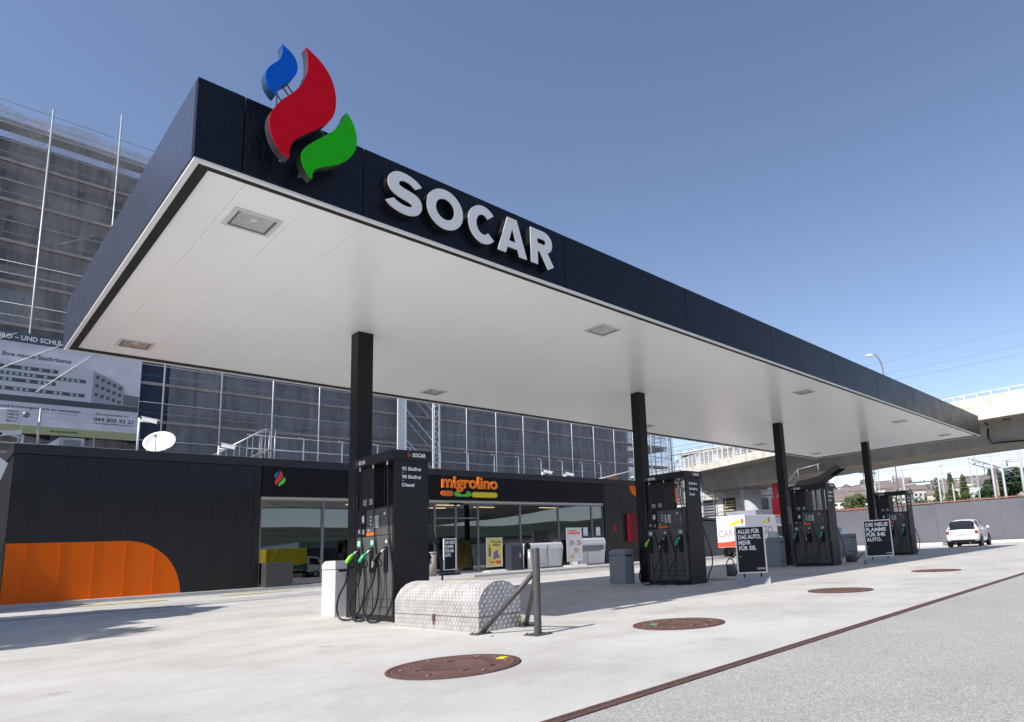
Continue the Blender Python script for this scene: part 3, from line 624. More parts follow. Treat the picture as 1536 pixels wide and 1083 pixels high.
# ------------------------------------------------------------------ tank manhole covers
def manhole(x, y, r, label, sticker=None):
    z = gh(x, y); t = thing('manhole_cover', label, 'manhole cover', (x, y, z), 0, 'round rusty tank covers in the concrete'); M_ = Matrix.Translation((x, y, z))
    mb = MB(); mb.lathe([(r, .0), (r, .010), (r - .035, .011), (r - .04, .004)], 64, M_); build('ring', mb, mat('rust_dark', (.085, .045, .04)), t)
    mb = MB(); mb.lathe([(0, .009), (r - .30, .009), (r - .295, .013), (r - .28, .013), (r - .275, .009), (r - .075, .009), (r - .07, .012), (r - .055, .012), (r - .045, .008), (r - .045, 0)], 64, M_)
    c = build('cover', mb, M_RUST, t)
    mb = MB()
    for k in range(6):
        a = k * PI / 3 + .5; px, py = x + math.cos(a) * (r - .13), y + math.sin(a) * (r - .13)
        mb.cyl(px, py, z + .009, z + .016, .022, 8)
    for a, d in ((1.2, .25), (2.9, .32), (4.4, .30)): mb.box(x + math.cos(a) * d - .035, x + math.cos(a) * d + .035, y + math.sin(a) * d - .012, y + math.sin(a) * d + .012, z + .0095, z + .022)
    build('bolt', mb, mat('worn_iron', (.28, .22, .2), rough=.5, metal=.5), c)
    mb = MB()
    for a, d in ((.4, .33), (3.6, .40), (5.2, .36)): mb.cyl(x + math.cos(a) * d, y + math.sin(a) * d, z + .0095, z + .0102, .03, 10)
    build('keyhole', mb, M_DARK, c)
    if sticker:
        mb = MB(); a = sticker; mb.box(a[0] - .055, a[0] + .055, a[1] - .04, a[1] + .04, z + .0097, z + .0135); mb.v = [tuple(Matrix.Translation((a[0], a[1], 0)) @ Matrix.Rotation(.5, 4, 'Z') @ Matrix.Translation((-a[0], -a[1], 0)) @ Vector(p)) for p in mb.v]
        s = build('tag_plate', mb, a[2], c)
manhole(3.28, 5.07, .572, 'nearest and largest rusty round cover with a small yellow plate', (3.72, 4.98, mat('tag_yellow', (.75, .62, .02), rough=.5)))
manhole(6.29, 4.92, .555, 'second nearest rusty round cover with a small green plate', (6.1, 5.15, mat('tag_green', (.1, .35, .12), rough=.5)))
manhole(10.95, 4.95, .55, 'third rusty round cover from the front, in the sunlit concrete')
manhole(16.4, 4.98, .55, 'farthest rusty round cover, near the right edge of the concrete')

# ------------------------------------------------------------------ pavement stands
M_PANEL = mat('poster_black', (0.006, 0.006, 0.009), rough=.45, spec=.25)
M_SFR = mat('sign_frame', (.60, .61, .62), rough=.35, metal=.6)
def stand(loc, rz, w, h, label, lines, size, foot=.16, base_m=None, brand=True, group='pavement stands under the canopy'):
    t = thing('pavement_sign', label, 'pavement sign', loc, rz, group)   # local: u=+X, faces -Y
    z0 = foot + .06
    fr = MB(); f = .035
    for a in ((-w / 2, -w / 2 + f, z0, z0 + h), (w / 2 - f, w / 2, z0, z0 + h)): fr.rbox(a[0], a[1], -.035, .035, a[2], a[3], .006)
    fr.rbox(-w / 2 + f, w / 2 - f, -.035, .035, z0, z0 + f, .006); fr.rbox(-w / 2 + f, w / 2 - f, -.035, .035, z0 + h - f, z0 + h, .006)
    build('frame', fr, M_SFR, t, world=False)
    mb = MB(); mb.box(-w / 2 + f, w / 2 - f, -.022, .022, z0 + f, z0 + h - f); p = build('poster', mb, M_PANEL, t, world=False)
    mb = MB(); y = z0 + h - f - size * 1.05
    for ln in lines:
        add_text(mb, ln, (-w / 2 + f + .035, -.0245, y), (1, 0, 0), (0, 0, 1), size, size * .035, .0005, w=(w - 2 * f - .09) * {'ALLES FÜR': .97, 'DAS AUTO.': 1, 'MEHR': .54, 'FÜR SIE.': .76, 'DIE NEUE': 1, 'FLAMME': .9, 'FÜR IHR': .86, 'AUTO.': .68}[ln]); y -= size * .98
    mb.box(-w / 2 + f + .04, -w / 2 + f + .085, -.0245, -.0235, y - .02, y - .012)
    if brand: add_text(mb, 'SOCAR', (w / 2 - f - .17, -.0245, z0 + f + .05), (1, 0, 0), (0, 0, 1), .05, .0015, .0005)
    build('lettering', mb, M_PRINT, p, world=False)
    if brand:
        for nm, m_ in mini_flames((w / 2 - f - .215, -.0245, z0 + f + .045), (1, 0, 0), (0, 0, 1), .055): build(nm + '_mark', m_, {'red': M_REDS, 'blue': M_BLUES, 'green': M_GREENS}[nm], p, world=False)
    mb = MB(); 
    for s in (-1, 1): mb.tube([(s * w * .28, 0, foot - .02), (s * w * .28, 0, z0 + .005)], .018, 8)
    build('spring', mb, M_DARK, t, world=False)
    bw = w * .56
    mb = MB(); mb.prism([(-.26, 0), (.26, 0), (.25, .035), (.10, foot - .02), (-.10, foot - .02), (-.25, .035)], lambda a, b: (-bw, a, b), lambda a, b: (bw, a, b))
    build('foot', mb, base_m or mat('foot_grey', (.30, .31, .34), rough=.6, var=.1, scale=9), t, world=False)
    return t
stand((12.58, 7.67, 0), R(-58), .66, 1.05, 'black poster stand reading ALLES FÜR DAS AUTO. MEHR FÜR SIE.', ('ALLES FÜR', 'DAS AUTO.', 'MEHR', 'FÜR SIE.'), .125)
stand((20.75, 7.93, 0), R(-60), .84, 1.16, 'black poster stand reading DIE NEUE FLAMME FÜR IHR AUTO.', ('DIE NEUE', 'FLAMME', 'FÜR IHR', 'AUTO.'), .16)

def watering_can(loc, label, r, h, rz):
    t = thing('watering_can', label, 'watering can', loc, rz, 'watering cans between the pumps')
    m_ = mat('can_grey_brown', (.10, .092, .08), rough=.6, var=.15, scale=10)
    mb = MB(); mb.lathe([(0, 0), (r, 0), (r, h * .9), (r * .8, h), (r * .5, h), (r * .45, h * .9)], 20); build('body', mb, m_, t, world=False)
    mb = MB(); mb.tube(cat([(-r * .7, 0, h * .95), (-r * .5, 0, h * 1.35), (r * .2, 0, h * 1.5), (r * .8, 0, h * 1.2), (r * .9, 0, h * .9)]), .014, 8); build('handle', mb, m_, t, world=False)
    mb = MB(); mb.tube([(-r * .9, 0, h * .25), (-r * 1.9, 0, h * .95), (-r * 2.3, 0, h * 1.15)], [.03, .018, .02], 8); build('spout', mb, m_, t, world=False)
watering_can((14.6, 9.55, 0.0), 'tall dark watering can behind the ALLES FÜR DAS AUTO stand', .125, .33, R(120))
watering_can((22.3, 9.55, 0.0), 'squat watering can left of the DIE NEUE FLAMME stand', .19, .26, R(115))
# low concrete pads the cans stand beside
mb = MB(); mb.rbox(13.7, 14.45, 8.9, 9.9, -.02, .045, .01); o = build('concrete_pad', mb, M_KERB); tag(o, 'low concrete pad beside the second fuel pump', 'concrete pad')

# ------------------------------------------------------------------ shop
SY = 27.0; SX0, SX1 = 1.95, 35.2
M_CLAD = mat('cladding_anthracite', (0.012, 0.012, 0.013), rough=0.36, spec=0.4, var=0.10, scale=1.5)
shop = thing('service_shop', 'long low black clad service shop with orange rounded corners and glazed front', 'shop', (18, 27, 0))
def g_(x): return gh(x, 26.5)
# left clad wall panels with real joints; the orange field is its own set of panels
jx = [1.95, 2.42, 3.21, 4.03, 4.85, 5.65, 6.50, 7.32, 8.13, 8.68, 8.94]
def orange_top(x, x0=4.84, x1=6.48, zt=2.03, zb=.10):
    if x <= x0: return zt
    if x >= x1: return zb
    return zb + (zt - zb) * math.sqrt(max(0, 1 - ((x - x0) / (x1 - x0)) ** 2))
blk, org = MB(), MB()
for a, b in zip(jx[:-1], jx[1:]):
    a2, b2 = a + .006, b - .006; n_ = 14
    xs_ = [a2 + (b2 - a2) * i / n_ for i in range(n_ + 1)]; zb = .06
    tops = [orange_top(x) for x in xs_]
    if tops[0] > .11:
        P = [(x, zb) for x in xs_] + [(x, max(z, zb + .002)) for x, z in reversed(list(zip(xs_, tops)))]
        org.prism(P, lambda p, q: (p, SY + .04, q), lambda p, q: (p, SY, q))
        P = [(x, max(z, zb + .002)) for x, z in zip(xs_, tops)] + [(b2, 4.78), (a2, 4.78)]
        blk.prism(P, lambda p, q: (p, SY + .04, q), lambda p, q: (p, SY, q))
    else: blk.box(a2, b2, SY, SY + .04, zb, 4.78)
    if a > 2.3 and a < 8.2:
        (blk).box(a - .011, a + .005, SY - .012, SY, 2.06 if orange_top(a) > .2 else .08, 4.78)
        if orange_top(a) > .2: org.box(a - .011, a + .005, SY - .012, SY, .08, orange_top(a) - .01)
wl = build('wall', blk, M_CLAD, shop); build('orange_field', org, M_ORANGE, wl)
mb = MB(); mb.box(SX0 + .02, 8.93, SY + .045, SY + .25, .0, 4.8); mb.box(27.9, SX1 - .02, SY + .045, SY + .25, -.2, 4.8)
mb.box(SX0 + .02, SX1 - .02, 33.5, 33.7, -.2, 4.8); mb.box(SX1 - .2, SX1 - .02, SY + .3, 33.5, -.2, 4.8)
build('wall_core', mb, M_DARK, shop)
mb = MB(); y = SY + .05
while y < 33.4: mb.rbox(SX0 - .02, SX0 + .012, y, min(y + .8, 33.5) - .008, 0, 4.75, .004); y += .8
build('side_wall', mb, M_CLAD, shop)
# right clad wall, orange hanging corner
mb = MB(); orr = MB(); x = 27.94
def otop(x): # lower edge of the hanging orange corner
    x0, x1, zt, zb = 30.32, 32.3, 4.78, 3.78
    if x <= x0: return None
    if x >= x1: return zb
    return zt - (zt - zb) * (1 - (1 - (x - x0) / (x1 - x0)) ** 2) ** .5
while x < SX1 - .05:
    a2, b2 = x + .006, min(x + .8, SX1) - .006; n_ = 12; xs_ = [a2 + (b2 - a2) * i / n_ for i in range(n_ + 1)]
    lo = [(otop(v) if otop(v) is not None else 4.775) for v in xs_]
    mb.prism([(a2, -.15), (b2, -.15)] + [(v, z) for v, z in reversed(list(zip(xs_, lo)))], lambda p, q: (p, SY + .04, q), lambda p, q: (p, SY, q))
    if lo[-1] < 4.77: orr.prism([(v, z) for v, z in zip(xs_, lo)] + [(b2, 4.78), (a2, 4.78)], lambda p, q: (p, SY + .04, q), lambda p, q: (p, SY, q))
    mb.box(x - .011, x + .004, SY - .012, SY, -.1, 3.7); x += .8
wr = build('wall', mb, M_CLAD, shop); build('orange_field', orr, M_ORANGE, wr)
mb = MB(); mb.rbox(8.95, 27.90, SY - .06, SY + .25, 3.62, 4.78, .008); build('fascia', mb, mat('shop_fascia', (.004, .004, .005), rough=.5, spec=.25), shop)
mb = MB(); mb.rbox(SX0 - .06, SX1 + .05, SY - .10, SY + .3, 4.785, 5.10, .012); mb.box(SX0 - .06, SX0 + .2, SY + .3, 33.7, 4.785, 5.10); mb.box(SX1 - .2, SX1 + .05, SY + .3, 33.7, 4.785, 5.10); mb.box(SX0 + .2, SX1 - .2, 33.45, 33.75, 4.785, 5.10)
build('parapet_cap', mb, mat('cap_grey', (.026, .026, .030), rough=.5, spec=.3, var=.08), shop)
mb = MB(); mb.box(SX0 + .2, SX1 - .2, SY + .3, 33.45, 4.80, 4.95); build('roof', mb, mat('roof_gravel', (.20, .19, .18), rough=.95, var=.3, scale=8), shop)
mb = MB(); mb.rbox(8.95, 27.9, SY + .02, SY + .2, 3.50, 3.612, .004); build('lintel', mb, M_BEIGE, shop)
mb = MB(); mb.box(SX0 + .1, SX1 - .1, SY + .26, 33.4, -.25, .055); build('floor', mb, mat('shop_floor', (.10, .095, .09), rough=.3), shop)
mb = MB(); mb.box(8.95, 27.9, SY + .3, 33.4, 3.55, 3.6); build('inner_ceiling', mb, mat('shop_ceiling', (.12, .11, .10), rough=.8), shop)
# windows
mull = [8.95, 11.32, 13.90, 16.50, 17.65, 18.92, 21.58, 24.28, 26.92, 27.88]
for i, (a, b) in enumerate(zip(mull[:-1], mull[1:])):
    door = a in (16.50, 17.65); zb = max(g_(a), g_(b)) + .12 if not door else g_(a) + .1
    mb = MB(); f = .055; y0, y1 = SY + .06, SY + .14
    mb.box(a, a + f, y0, y1, zb, 3.50); mb.box(b - f + .003, b - .003, y0, y1, zb, 3.50); mb.box(a + f, b - f, y0, y1, zb, zb + .09); mb.box(a + f, b - f, y0, y1, 3.44, 3.497)
    if door: mb.box(a + f, b - f, y0, y1, 2.72, 2.79)
    w = build('door' if door else 'window', mb, M_FRAME, shop)
    mb = MB(); mb.add([(a + f, SY + .09, zb + .09), (b - f, SY + .09, zb + .09), (b - f, SY + .11, 3.44), (a + f, SY + .11, 3.44)], [(0, 1, 2, 3)]); build('pane', mb, M_GLASS, w, fix=False)
mb = MB(); mb.rbox(17.3, 18.0, SY - .02, SY + .05, 3.40, 3.49, .01); build('door_sensor', mb, M_DARK, shop)
# inside
M_SHELF = mat('shelf_dark', (.05, .045, .04), rough=.6)
goods = [mat('goods_' + n, c, rough=.5) for n, c in (('red', (.4, .03, .02)), ('yellow', (.55, .38, .04)), ('white', (.5, .5, .48)), ('brown', (.16, .07, .03)), ('blue', (.04, .1, .3)))]
rr = random.Random(11)
for sx in (9.6, 12.2, 14.8, 19.6, 22.2, 24.8):
    t = thing('shop_shelf', 'dark shelf rack with packets behind the shop glass', 'shelf', (sx, 30, .06), 0, 'shelf racks inside the shop')
    mb = MB(); mb.box(0, 1.9, .4, .45, 0, 1.7)
    for k in range(4): mb.box(0, 1.9, 0, .4, .08 + k * .42, .11 + k * .42)
    build('rack', mb, M_SHELF, t, world=False)
    for gi, gm in enumerate(goods):
        mb = MB()
        for k in range(4):
            for j in range(12):
                if rr.randrange(5) == gi: mb.box(.04 + j * .155, .04 + j * .155 + .12, .05, .3, .115 + k * .42, .115 + k * .42 + rr.uniform(.15, .3))
        if mb.v: build('packets', mb, gm, t, world=False)
    t['label'] = 'dark shelf rack with packets seen behind the shop glass'
mb = MB(); mb.box(16.2, 19.2, 31.5, 32.1, .055, 1.2); o = build('shop_counter', mb, mat('counter_brown', (.14, .06, .03), rough=.5)); tag(o, 'brown sales counter far inside the shop behind the sliding doors', 'counter')
M_TUBE = bpy.data.materials.new('lit_tube'); M_TUBE.use_nodes = True; b_ = M_TUBE.node_tree.nodes['Principled BSDF']; b_.inputs['Emission Color'].default_value = (1, .75, .4, 1); b_.inputs['Emission Strength'].default_value = 2.2
for k, (x, y) in enumerate(((17.6, 28.6), (17.9, 30.4), (13.2, 29.0), (20.5, 29.6), (25.0, 29.4))):
    mb = MB(); mb.box(x, x + 1.3, y, y + .16, 3.50, 3.545); o = build('shop_lamp', mb, M_TUBE); tag(o, 'warm lit strip lamp on the shop ceiling behind the glass', 'lamp', 'strip lamps on the shop ceiling')
# signs on the shop
t = thing('flame_sign', 'small three flame logo on the shop fascia above the left windows', 'sign', (9.5, 26.9, 4.3))
for nm, m_ in mini_flames((9.36, SY - .075, 4.0), (1, 0, 0), (0, 0, 1), .64):
    for q in range(0): pass
    build(nm + '_flame', m_, {'red': mat('shop_flame_red', (.75, .04, .03), rough=.4), 'blue': mat('shop_flame_blue', (.03, .22, .6), rough=.4), 'green': mat('shop_flame_green', (.10, .62, .06), rough=.4)}[nm], t)  # flame colours brighter than on the canopy sign
M_MIG = mat('sign_orange', (.95, .20, .01), rough=.3)
t = thing('lettering_sign', 'rounded orange migrolino lettering above the shop doors with coloured bars', 'sign', (18.3, 26.85, 4.2))
mb = MB(); add_text(mb, 'migrolino', (16.72, SY - .13, 4.22), (1, 0, 0), (0, 0, 1), .80, .010, .03, .016, w=3.25); build('lettering', mb, M_MIG, t)
def pill(x0, x1, z0, z1, dip=None):
    r_ = (z1 - z0) / 2; P = arc(x1 - r_, z0 + r_, r_, r_, -90, 90, 8); 
    if dip: P += arc(dip[0], z1 + .02, dip[1], dip[1] * .75, 0, -180, 10)
    P += arc(x0 + r_, z0 + r_, r_, r_, 90, 270, 8); m2 = MB(); return m2.prism(P, lambda a, b: (a, SY - .065, b), lambda a, b: (a, SY - .15, b))
build('bar', pill(16.72, 17.38, 3.80, 4.06), mat('bar_orange', (.8, .17, .02), rough=.3), t)
build('bar', pill(17.45, 18.38, 3.79, 4.05, (17.92, .24)), mat('bar_green', (.12, .55, .05), rough=.3), t)
build('bar', pill(18.44, 19.97, 3.77, 4.03), mat('bar_yellow', (.75, .62, .02), rough=.3), t)
mb = MB(); mb.rbox(28.75, 28.85, SY - .03, SY - .002, 1.98, 2.26, .01); mb.v = mb.v; o = build('call_sign', mb, M_REDS); tag(o, 'small bright red sign on the dark shop wall right of the windows', 'sign')
mb = MB(); mb.rbox(29.9, 31.0, SY - .28, SY - .02, 1.25, 2.97, .02); o = build('wall_cabinet', mb, mat('dark_red', (.115, .001, .008), rough=.5, spec=.3)); tag(o, 'tall dark red cabinet on the shop wall beside the second column', 'cabinet')
t = thing('glass_notice', 'two pale paper notices stuck inside the last shop window', 'notice', (27.2, 27.05, 1.9))
for a in (26.2, 27.25):
    mb = MB(); mb.box(a, a + .35, SY + .085, SY + .09, 1.7, 2.2); build('paper', mb, M_PRINT, t)

# pavement in front of the shop with a kerb, gutter strip, markings
def strip(x0, x1, yf, yb, dz, thick=.0, step=2.0, mb=None):
    mb = mb or MB(); x = x0
    while x < x1 - 1e-6:
        b = min(x + step, x1); z = lambda X, Y: gh(X, Y) + dz
        if thick:
            vs = [(x, yf(x), z(x, yf(x)) - thick), (b, yf(b), z(b, yf(b)) - thick), (b, yb, z(b, yb) - thick), (x, yb, z(x, yb) - thick), (x, yf(x), z(x, yf(x))), (b, yf(b), z(b, yf(b))), (b, yb, z(b, yb)), (x, yb, z(x, yb))]
            mb.add(vs, [(4, 5, 6, 7), (0, 1, 5, 4), (1, 2, 6, 5), (3, 0, 4, 7), (2, 3, 7, 6)])
        else: mb.quad((x, yf(x), z(x, yf(x))), (b, yf(b), z(b, yf(b))), (b, yb(b) if callable(yb) else yb, z(b, yb(b) if callable(yb) else yb)), (x, yb(x) if callable(yb) else yb, z(x, yb(x) if callable(yb) else yb)))
        x = b
    return mb
edge = lambda x: 26.3 if x < 12 else (26.3 - (x - 12) / 4 * 3.1 if x < 16 else 23.2)
struct('pavement', strip(-6, 36, lambda x: edge(x) + .12, SY + .3, .105, .3, 1.0), mat('pavement_concrete', (.40, .39, .375), rough=.9, var=.15, scale=2.5, bump=.3), label='narrow raised pavement along the shop front')
struct('kerb', strip(-6, 36, edge, SY - .0 if False else SY, .098, .3, 1.0), M_KERB, label='pale kerb edge of the shop pavement')
struct('road', strip(-12, 34, lambda x: 19.9, lambda x: edge(x) - .01, .006, step=1.0), mat('lane_grey', (.36, .345, .325), rough=.9, var=.12, scale=1.5, bump=.3), label='greyer worn lane before the shop kerb', fix=False)
def dash(x0, x1, y, w, m_, nm, lab):
    o = struct(nm, strip(x0, x1, lambda x: y - w / 2, lambda x: y + w / 2, .012), m_, label=lab, fix=False); return o
M_YEL = mat('worn_yellow', (.60, .50, .10), rough=.8, var=.35, scale=6); M_WL = mat('worn_white', (.62, .62, .60), rough=.8, var=.2, scale=6)
for k in range(8): dash(-4 + k * 3.6, -4 + k * 3.6 + 2.2, 23.9 if k < 5 else 22.6, .42, M_YEL, 'road_marking', 'worn yellow dash painted before the shop kerb')
dash(-4, 7.3, 20.3, .26, M_WL, 'road_marking', 'thin worn white line painted on the concrete at the left')
dash(9, 12.5, 21.4, .30, mat('joint_dark', (.30, .295, .28), rough=.9, var=.2), 'road_marking', 'dark sealed joint in the concrete')
# items before the shop
def small_stand(loc, w, h, label, kind, foot):
    t = thing('pavement_sign', label, 'pavement sign', loc, 0, None); z0 = foot
    mb = MB(); f = .045
    mb.box(-w / 2, -w / 2 + f, -.03, .03, z0, z0 + h); mb.box(w / 2 - f, w / 2, -.03, .03, z0, z0 + h); mb.box(-w / 2 + f, w / 2 - f, -.03, .03, z0, z0 + f); mb.box(-w / 2 + f, w / 2 - f, -.03, .03, z0 + h - f, z0 + h)
    build('frame', mb, M_WHITE if kind == 'b' else M_SFR, t, world=False)
    mb = MB(); mb.box(-w / 2 + f, w / 2 - f, -.02, .02, z0 + f, z0 + h - f)
    p = build('poster', mb, {'b': M_PANEL, 'y': mat('poster_yellow', (.72, .60, .16), rough=.5, var=.12, scale=5), 'w': M_WHITE}[kind], t, world=False)
    mb = MB(); U, V = (1, 0, 0), (0, 0, 1)
    if kind == 'b':
        for k, s in enumerate(('DIE NEUE', 'FLAMME', 'FÜR IHR', 'AUTO.')): add_text(mb, s, (-w / 2 + f + .03, -.0225, z0 + h - .24 - k * .19), U, V, .19, .008, .0005, w=(w - 2 * f - .07) * (1, .85, .9, .62)[k])
        build('lettering', mb, M_PRINT, p, world=False)
    if kind == 'y':
        add_text(mb, 'Wochen-', (-.20, -.0225, z0 + h - .26), U, V, .17, .003, .0005); add_text(mb, 'aktion', (-.10, -.0225, z0 + h - .40), U, V, .17, .003, .0005); build('lettering', mb, M_DARK, p, world=False)
        mb = MB(); mb.prism([(-.34, z0 + .5), (-.24, z0 + .5), (-.24, z0 + .85), (-.27, z0 + .95), (-.27, z0 + 1.1), (-.31, z0 + 1.1), (-.31, z0 + .95), (-.34, z0 + .85)], lambda a, b: (a, -.0205, b), lambda a, b: (a, -.0235, b)); build('bottle_print', mb, mat('bottle_green', (.03, .10, .04), rough=.4), p, world=False)
        mb = MB()
        for (a, b, r_) in ((.05, .62, .13), (.17, .5, .1), (-.02, .45, .09), (.12, .72, .08)): mb.prism(arc(a, z0 + b, r_, r_, 0, 342, 18), lambda p_, q_: (p_, -.0205, q_), lambda p_, q_: (p_, -.0225 - r_ * .01, q_))
        build('grape_print', mb, mat('grape', (.20, .12, .32), rough=.5), p, world=False)
        mb = MB(); mb.box(.08, .34, -.0235, -.0205, z0 + .15, z0 + .3); mb.box(-.3, 0, -.0235, -.0205, z0 + .2, z0 + .27); build('price_print', mb, mat('price_red', (.6, .08, .03), rough=.5), p, world=False)
    if kind == 'w':
        mb.box(-.42, .42, -.0235, -.0205, z0 + h - .34, z0 + h - .25); mb.box(-.42, .2, -.0235, -.0205, z0 + h - .20, z0 + h - .14); build('header_print', mb, M_ORANGE, p, world=False)
        mb = MB()
        for a, b in ((-.33, .95), (.18, .95), (-.05, .55)): add_text(mb, 'XL', (a, -.0225, z0 + b), U, V, .26, .01, .0005); mb.box(a, a + .2, -.0235, -.0205, z0 + b - .07, z0 + b - .03)
        build('price_print', mb, mat('price_plum', (.45, .08, .12), rough=.5), p, world=False)
        mb = MB(); mb.prism(arc(-.2, z0 + .28, .16, .13, 0, 340, 14), lambda a, b: (a, -.0205, b), lambda a, b: (a, -.0235, b)); mb.prism(arc(.25, z0 + .62, .14, .06, 0, 340, 14), lambda a, b: (a, -.0205, b), lambda a, b: (a, -.0235, b))
        build('snack_print', mb, mat('snack_ochre', (.75, .50, .12), rough=.5), p, world=False)
        mb = MB(); mb.box(.28, .33, -.0235, -.0205, z0 + .25, z0 + .3); mb.box(.28, .33, -.0235, -.0205, z0 + .4, z0 + .45); build('dot_print', mb, M_DARK, p, world=False)
    mb = MB()
    for s in (-1, 1): mb.tube([(s * w * .25, 0, .08), (s * w * .25, 0, z0 + .01)], .022, 6)
    build('spring', mb, M_DARK, t, world=False)
    mb = MB(); mb.prism([(-.35, 0), (.35, 0), (.30, .06), (.1, .10), (-.1, .10), (-.30, .06)], lambda a, b: (-w * .55, a, b), lambda a, b: (w * .55, a, b)); build('foot', mb, M_DARK if kind == 'b' else mat('foot_pale', (.5, .5, .5), rough=.6), t, world=False)
small_stand((16.42, 25.7, gh(16.4, 25.7) + .1), .66, 1.42, 'small white framed black poster stand with DIE NEUE FLAMME before the shop door', 'b', .22)
small_stand((18.95, 25.8, gh(19, 25.8) + .1), .92, 1.40, 'yellow wine and fruit poster stand just right of the shop door', 'y', .24)
small_stand((24.15, 25.7, gh(24, 25.7) + .1), 1.12, 1.82, 'tall white price poster stand between the grey cabinets', 'w', .26)
def gas_cabinet(x0, x1, h, label):
    z = gh(x0, 26) + .1; t = thing('storage_cabinet', label, 'storage cabinet', ((x0 + x1) / 2, 26.3, z), 0)
    y0, y1 = 25.95, 26.75
    mb = MB(); mb.prism([(y0 + .18, z + .06), (y1, z + .06), (y1, z + h), (y0 + .16, z + h), (y0 + .04, z + h - .08), (y0, z + h - .3)], lambda a, b: (x1, a, b), lambda a, b: (x0, a, b)); body = build('body', mb, mat('cabinet_white', (.62, .63, .65), rough=.35, metal=.2, var=.05), t)
    return t, z, y0, y1
t, z, y0, y1 = gas_cabinet(21.35, 23.55, 1.32, 'white trolley cabinet with dark rounded end panel left of the tall poster')
mb = MB(); mb.prism(arc(26.2, z + 1.15, .22, .2, 0, 180, 10) + [(25.95, z + .06), (26.45, z + .06)], lambda a, b: (21.33, a, b), lambda a, b: (21.27, a, b)); build('end_panel', mb, M_DARK, t)
mb = MB(); mb.box(22.42, 22.46, 25.94, 25.96, z + .08, z + 1.2); build('door_seam', mb, M_FRAME, t)
t, z, y0, y1 = gas_cabinet(24.75, 26.85, 1.50, 'pale display cabinet with slanted glass front right of the tall poster')
mb = MB(); mb.add([(24.9, 25.93, z + .75), (26.7, 25.93, z + .75), (26.7, 26.0, z + 1.42), (24.9, 26.0, z + 1.42)], [(0, 1, 2, 3)]); build('glass_front', mb, pane_mat('freezer_glass', .45, (.7, .72, .75)), t, fix=False)
mb = MB(); mb.box(25.3, 25.36, 25.92, 25.93, z + .1, z + .65); build('door_seam', mb, M_FRAME, t)
mb = MB(); zz = gh(20.2, 26.2) + .1; mb.prism(arc(26.3, zz + 1.15, .25, .22, 0, 180, 10) + [(26.05, zz), (26.55, zz)], lambda a, b: (20.9, a, b), lambda a, b: (20.15, a, b)); o = build('trolley_bay', mb, mat('bay_glass', (.05, .055, .07), rough=.15)); tag(o, 'dark rounded newspaper box between the yellow poster and white cabinet', 'newspaper box')
mb = MB(); zz = gh(21, 25.9) + .1; mb.cyl(21.05, 25.7, zz, zz + .95, .13, 20); mb.cyl(21.05, 25.7, zz + .95, zz + 1.0, .15, 20, .1); o = build('ash_bin', mb, M_ALU); tag(o, 'slim metal ash bin standing left of the white trolley cabinet', 'ash bin')
mb = MB(); zz = gh(15.5, 25.8) + .1; mb.cyl(15.55, 25.7, zz, zz + .98, .17, 20); mb.cyl(15.55, 25.7, zz + .98, zz + 1.06, .19, 20, .19); o = build('ash_bin', mb, mat('bin_taupe', (.30, .27, .23), rough=.5)); tag(o, 'taupe round litter bin directly behind the nearest pump', 'litter bin')
mb = MB(); zz = gh(10, 26.3) + .1; mb.rbox(9.0, 9.95, 26.35, 26.85, zz, zz + .92, .01); o = build('low_cabinet', mb, mat('cab_grey', (.06, .058, .056), rough=.45)); tag(o, 'low dark grey metal cabinet before the leftmost shop window', 'cabinet')

# ------------------------------------------------------------------ things on the shop roof
RZ = 4.95
def camera_on_pole(x, y, top, label, dx=.45, dome=True, low=False):
    t = thing('security_camera', label, 'security camera', (x, y, RZ), 0, None)
    mb = MB(); mb.tube([(x, y, RZ), (x, y, top)], .035, 10); build('pole', mb, M_WHITE, t)
    mb = MB(); d = Vector((dx, -.25, -.12)).normalized(); p = Vector((x, y, top + (.06 if low else -.02))) + d * .1
    mb.bar(p, p + d * .48, .15, .13); mb.bar(p + Vector((0, 0, .08)) - d * .03, p + d * .55 + Vector((0, 0, .08)), .17, .02); h = build('housing', mb, M_WHITE, t)
    mb = MB(); mb.bar(p + d * .481, p + d * .495, .11, .09); build('lens', mb, M_DARK, h)
    mb = MB(); mb.tube([(x, y, top - .12), tuple(p + d * .2 + Vector((0, 0, -.06)))], .03, 6); build('bracket', mb, M_WHITE, t)
camera_on_pole(5.15, 28.0, 6.45, 'white security camera on the tall roof pole left of the dish')
camera_on_pole(2.15, 28.0, 5.55, 'large white security camera at the left end of the shop roof', dx=-.55, low=True)
camera_on_pole(7.7, 28.0, 5.62, 'small white security camera on the roof right of the dish', low=True)
camera_on_pole(24.0, 28.0, 5.45, 'white security camera on the roof above the tall white poster', low=True)
camera_on_pole(25.7, 28.0, 5.40, 'white security camera on the roof, second right of the migrolino sign', low=True)
camera_on_pole(31.9, 28.0, 5.42, 'white security camera on the roof beside the second column', dx=-.4, low=True)
t = thing('antenna_mast', 'thin pole with crossbars and two small cameras at the left roof end', 'antenna', (2.5, 28.4, RZ))
mb = MB(); mb.tube([(2.55, 28.4, RZ), (2.55, 28.4, 6.55)], .03, 8); build('pole', mb, M_GALV, t)
mb = MB(); mb.tube([(1.2, 28.4, 6.42), (3.5, 28.4, 6.42)], .012, 6); mb.tube([(1.2, 28.4, 6.30), (2.6, 28.4, 6.34)], .010, 6); build('crossbar', mb, M_GALV, t)
mb = MB(); mb.lathe([(0, -.12), (.09, -.06), (.1, .05), (0, .12)], 12, Matrix.Translation((2.2, 28.35, 6.28))); build('siren', mb, M_FRAME, t)
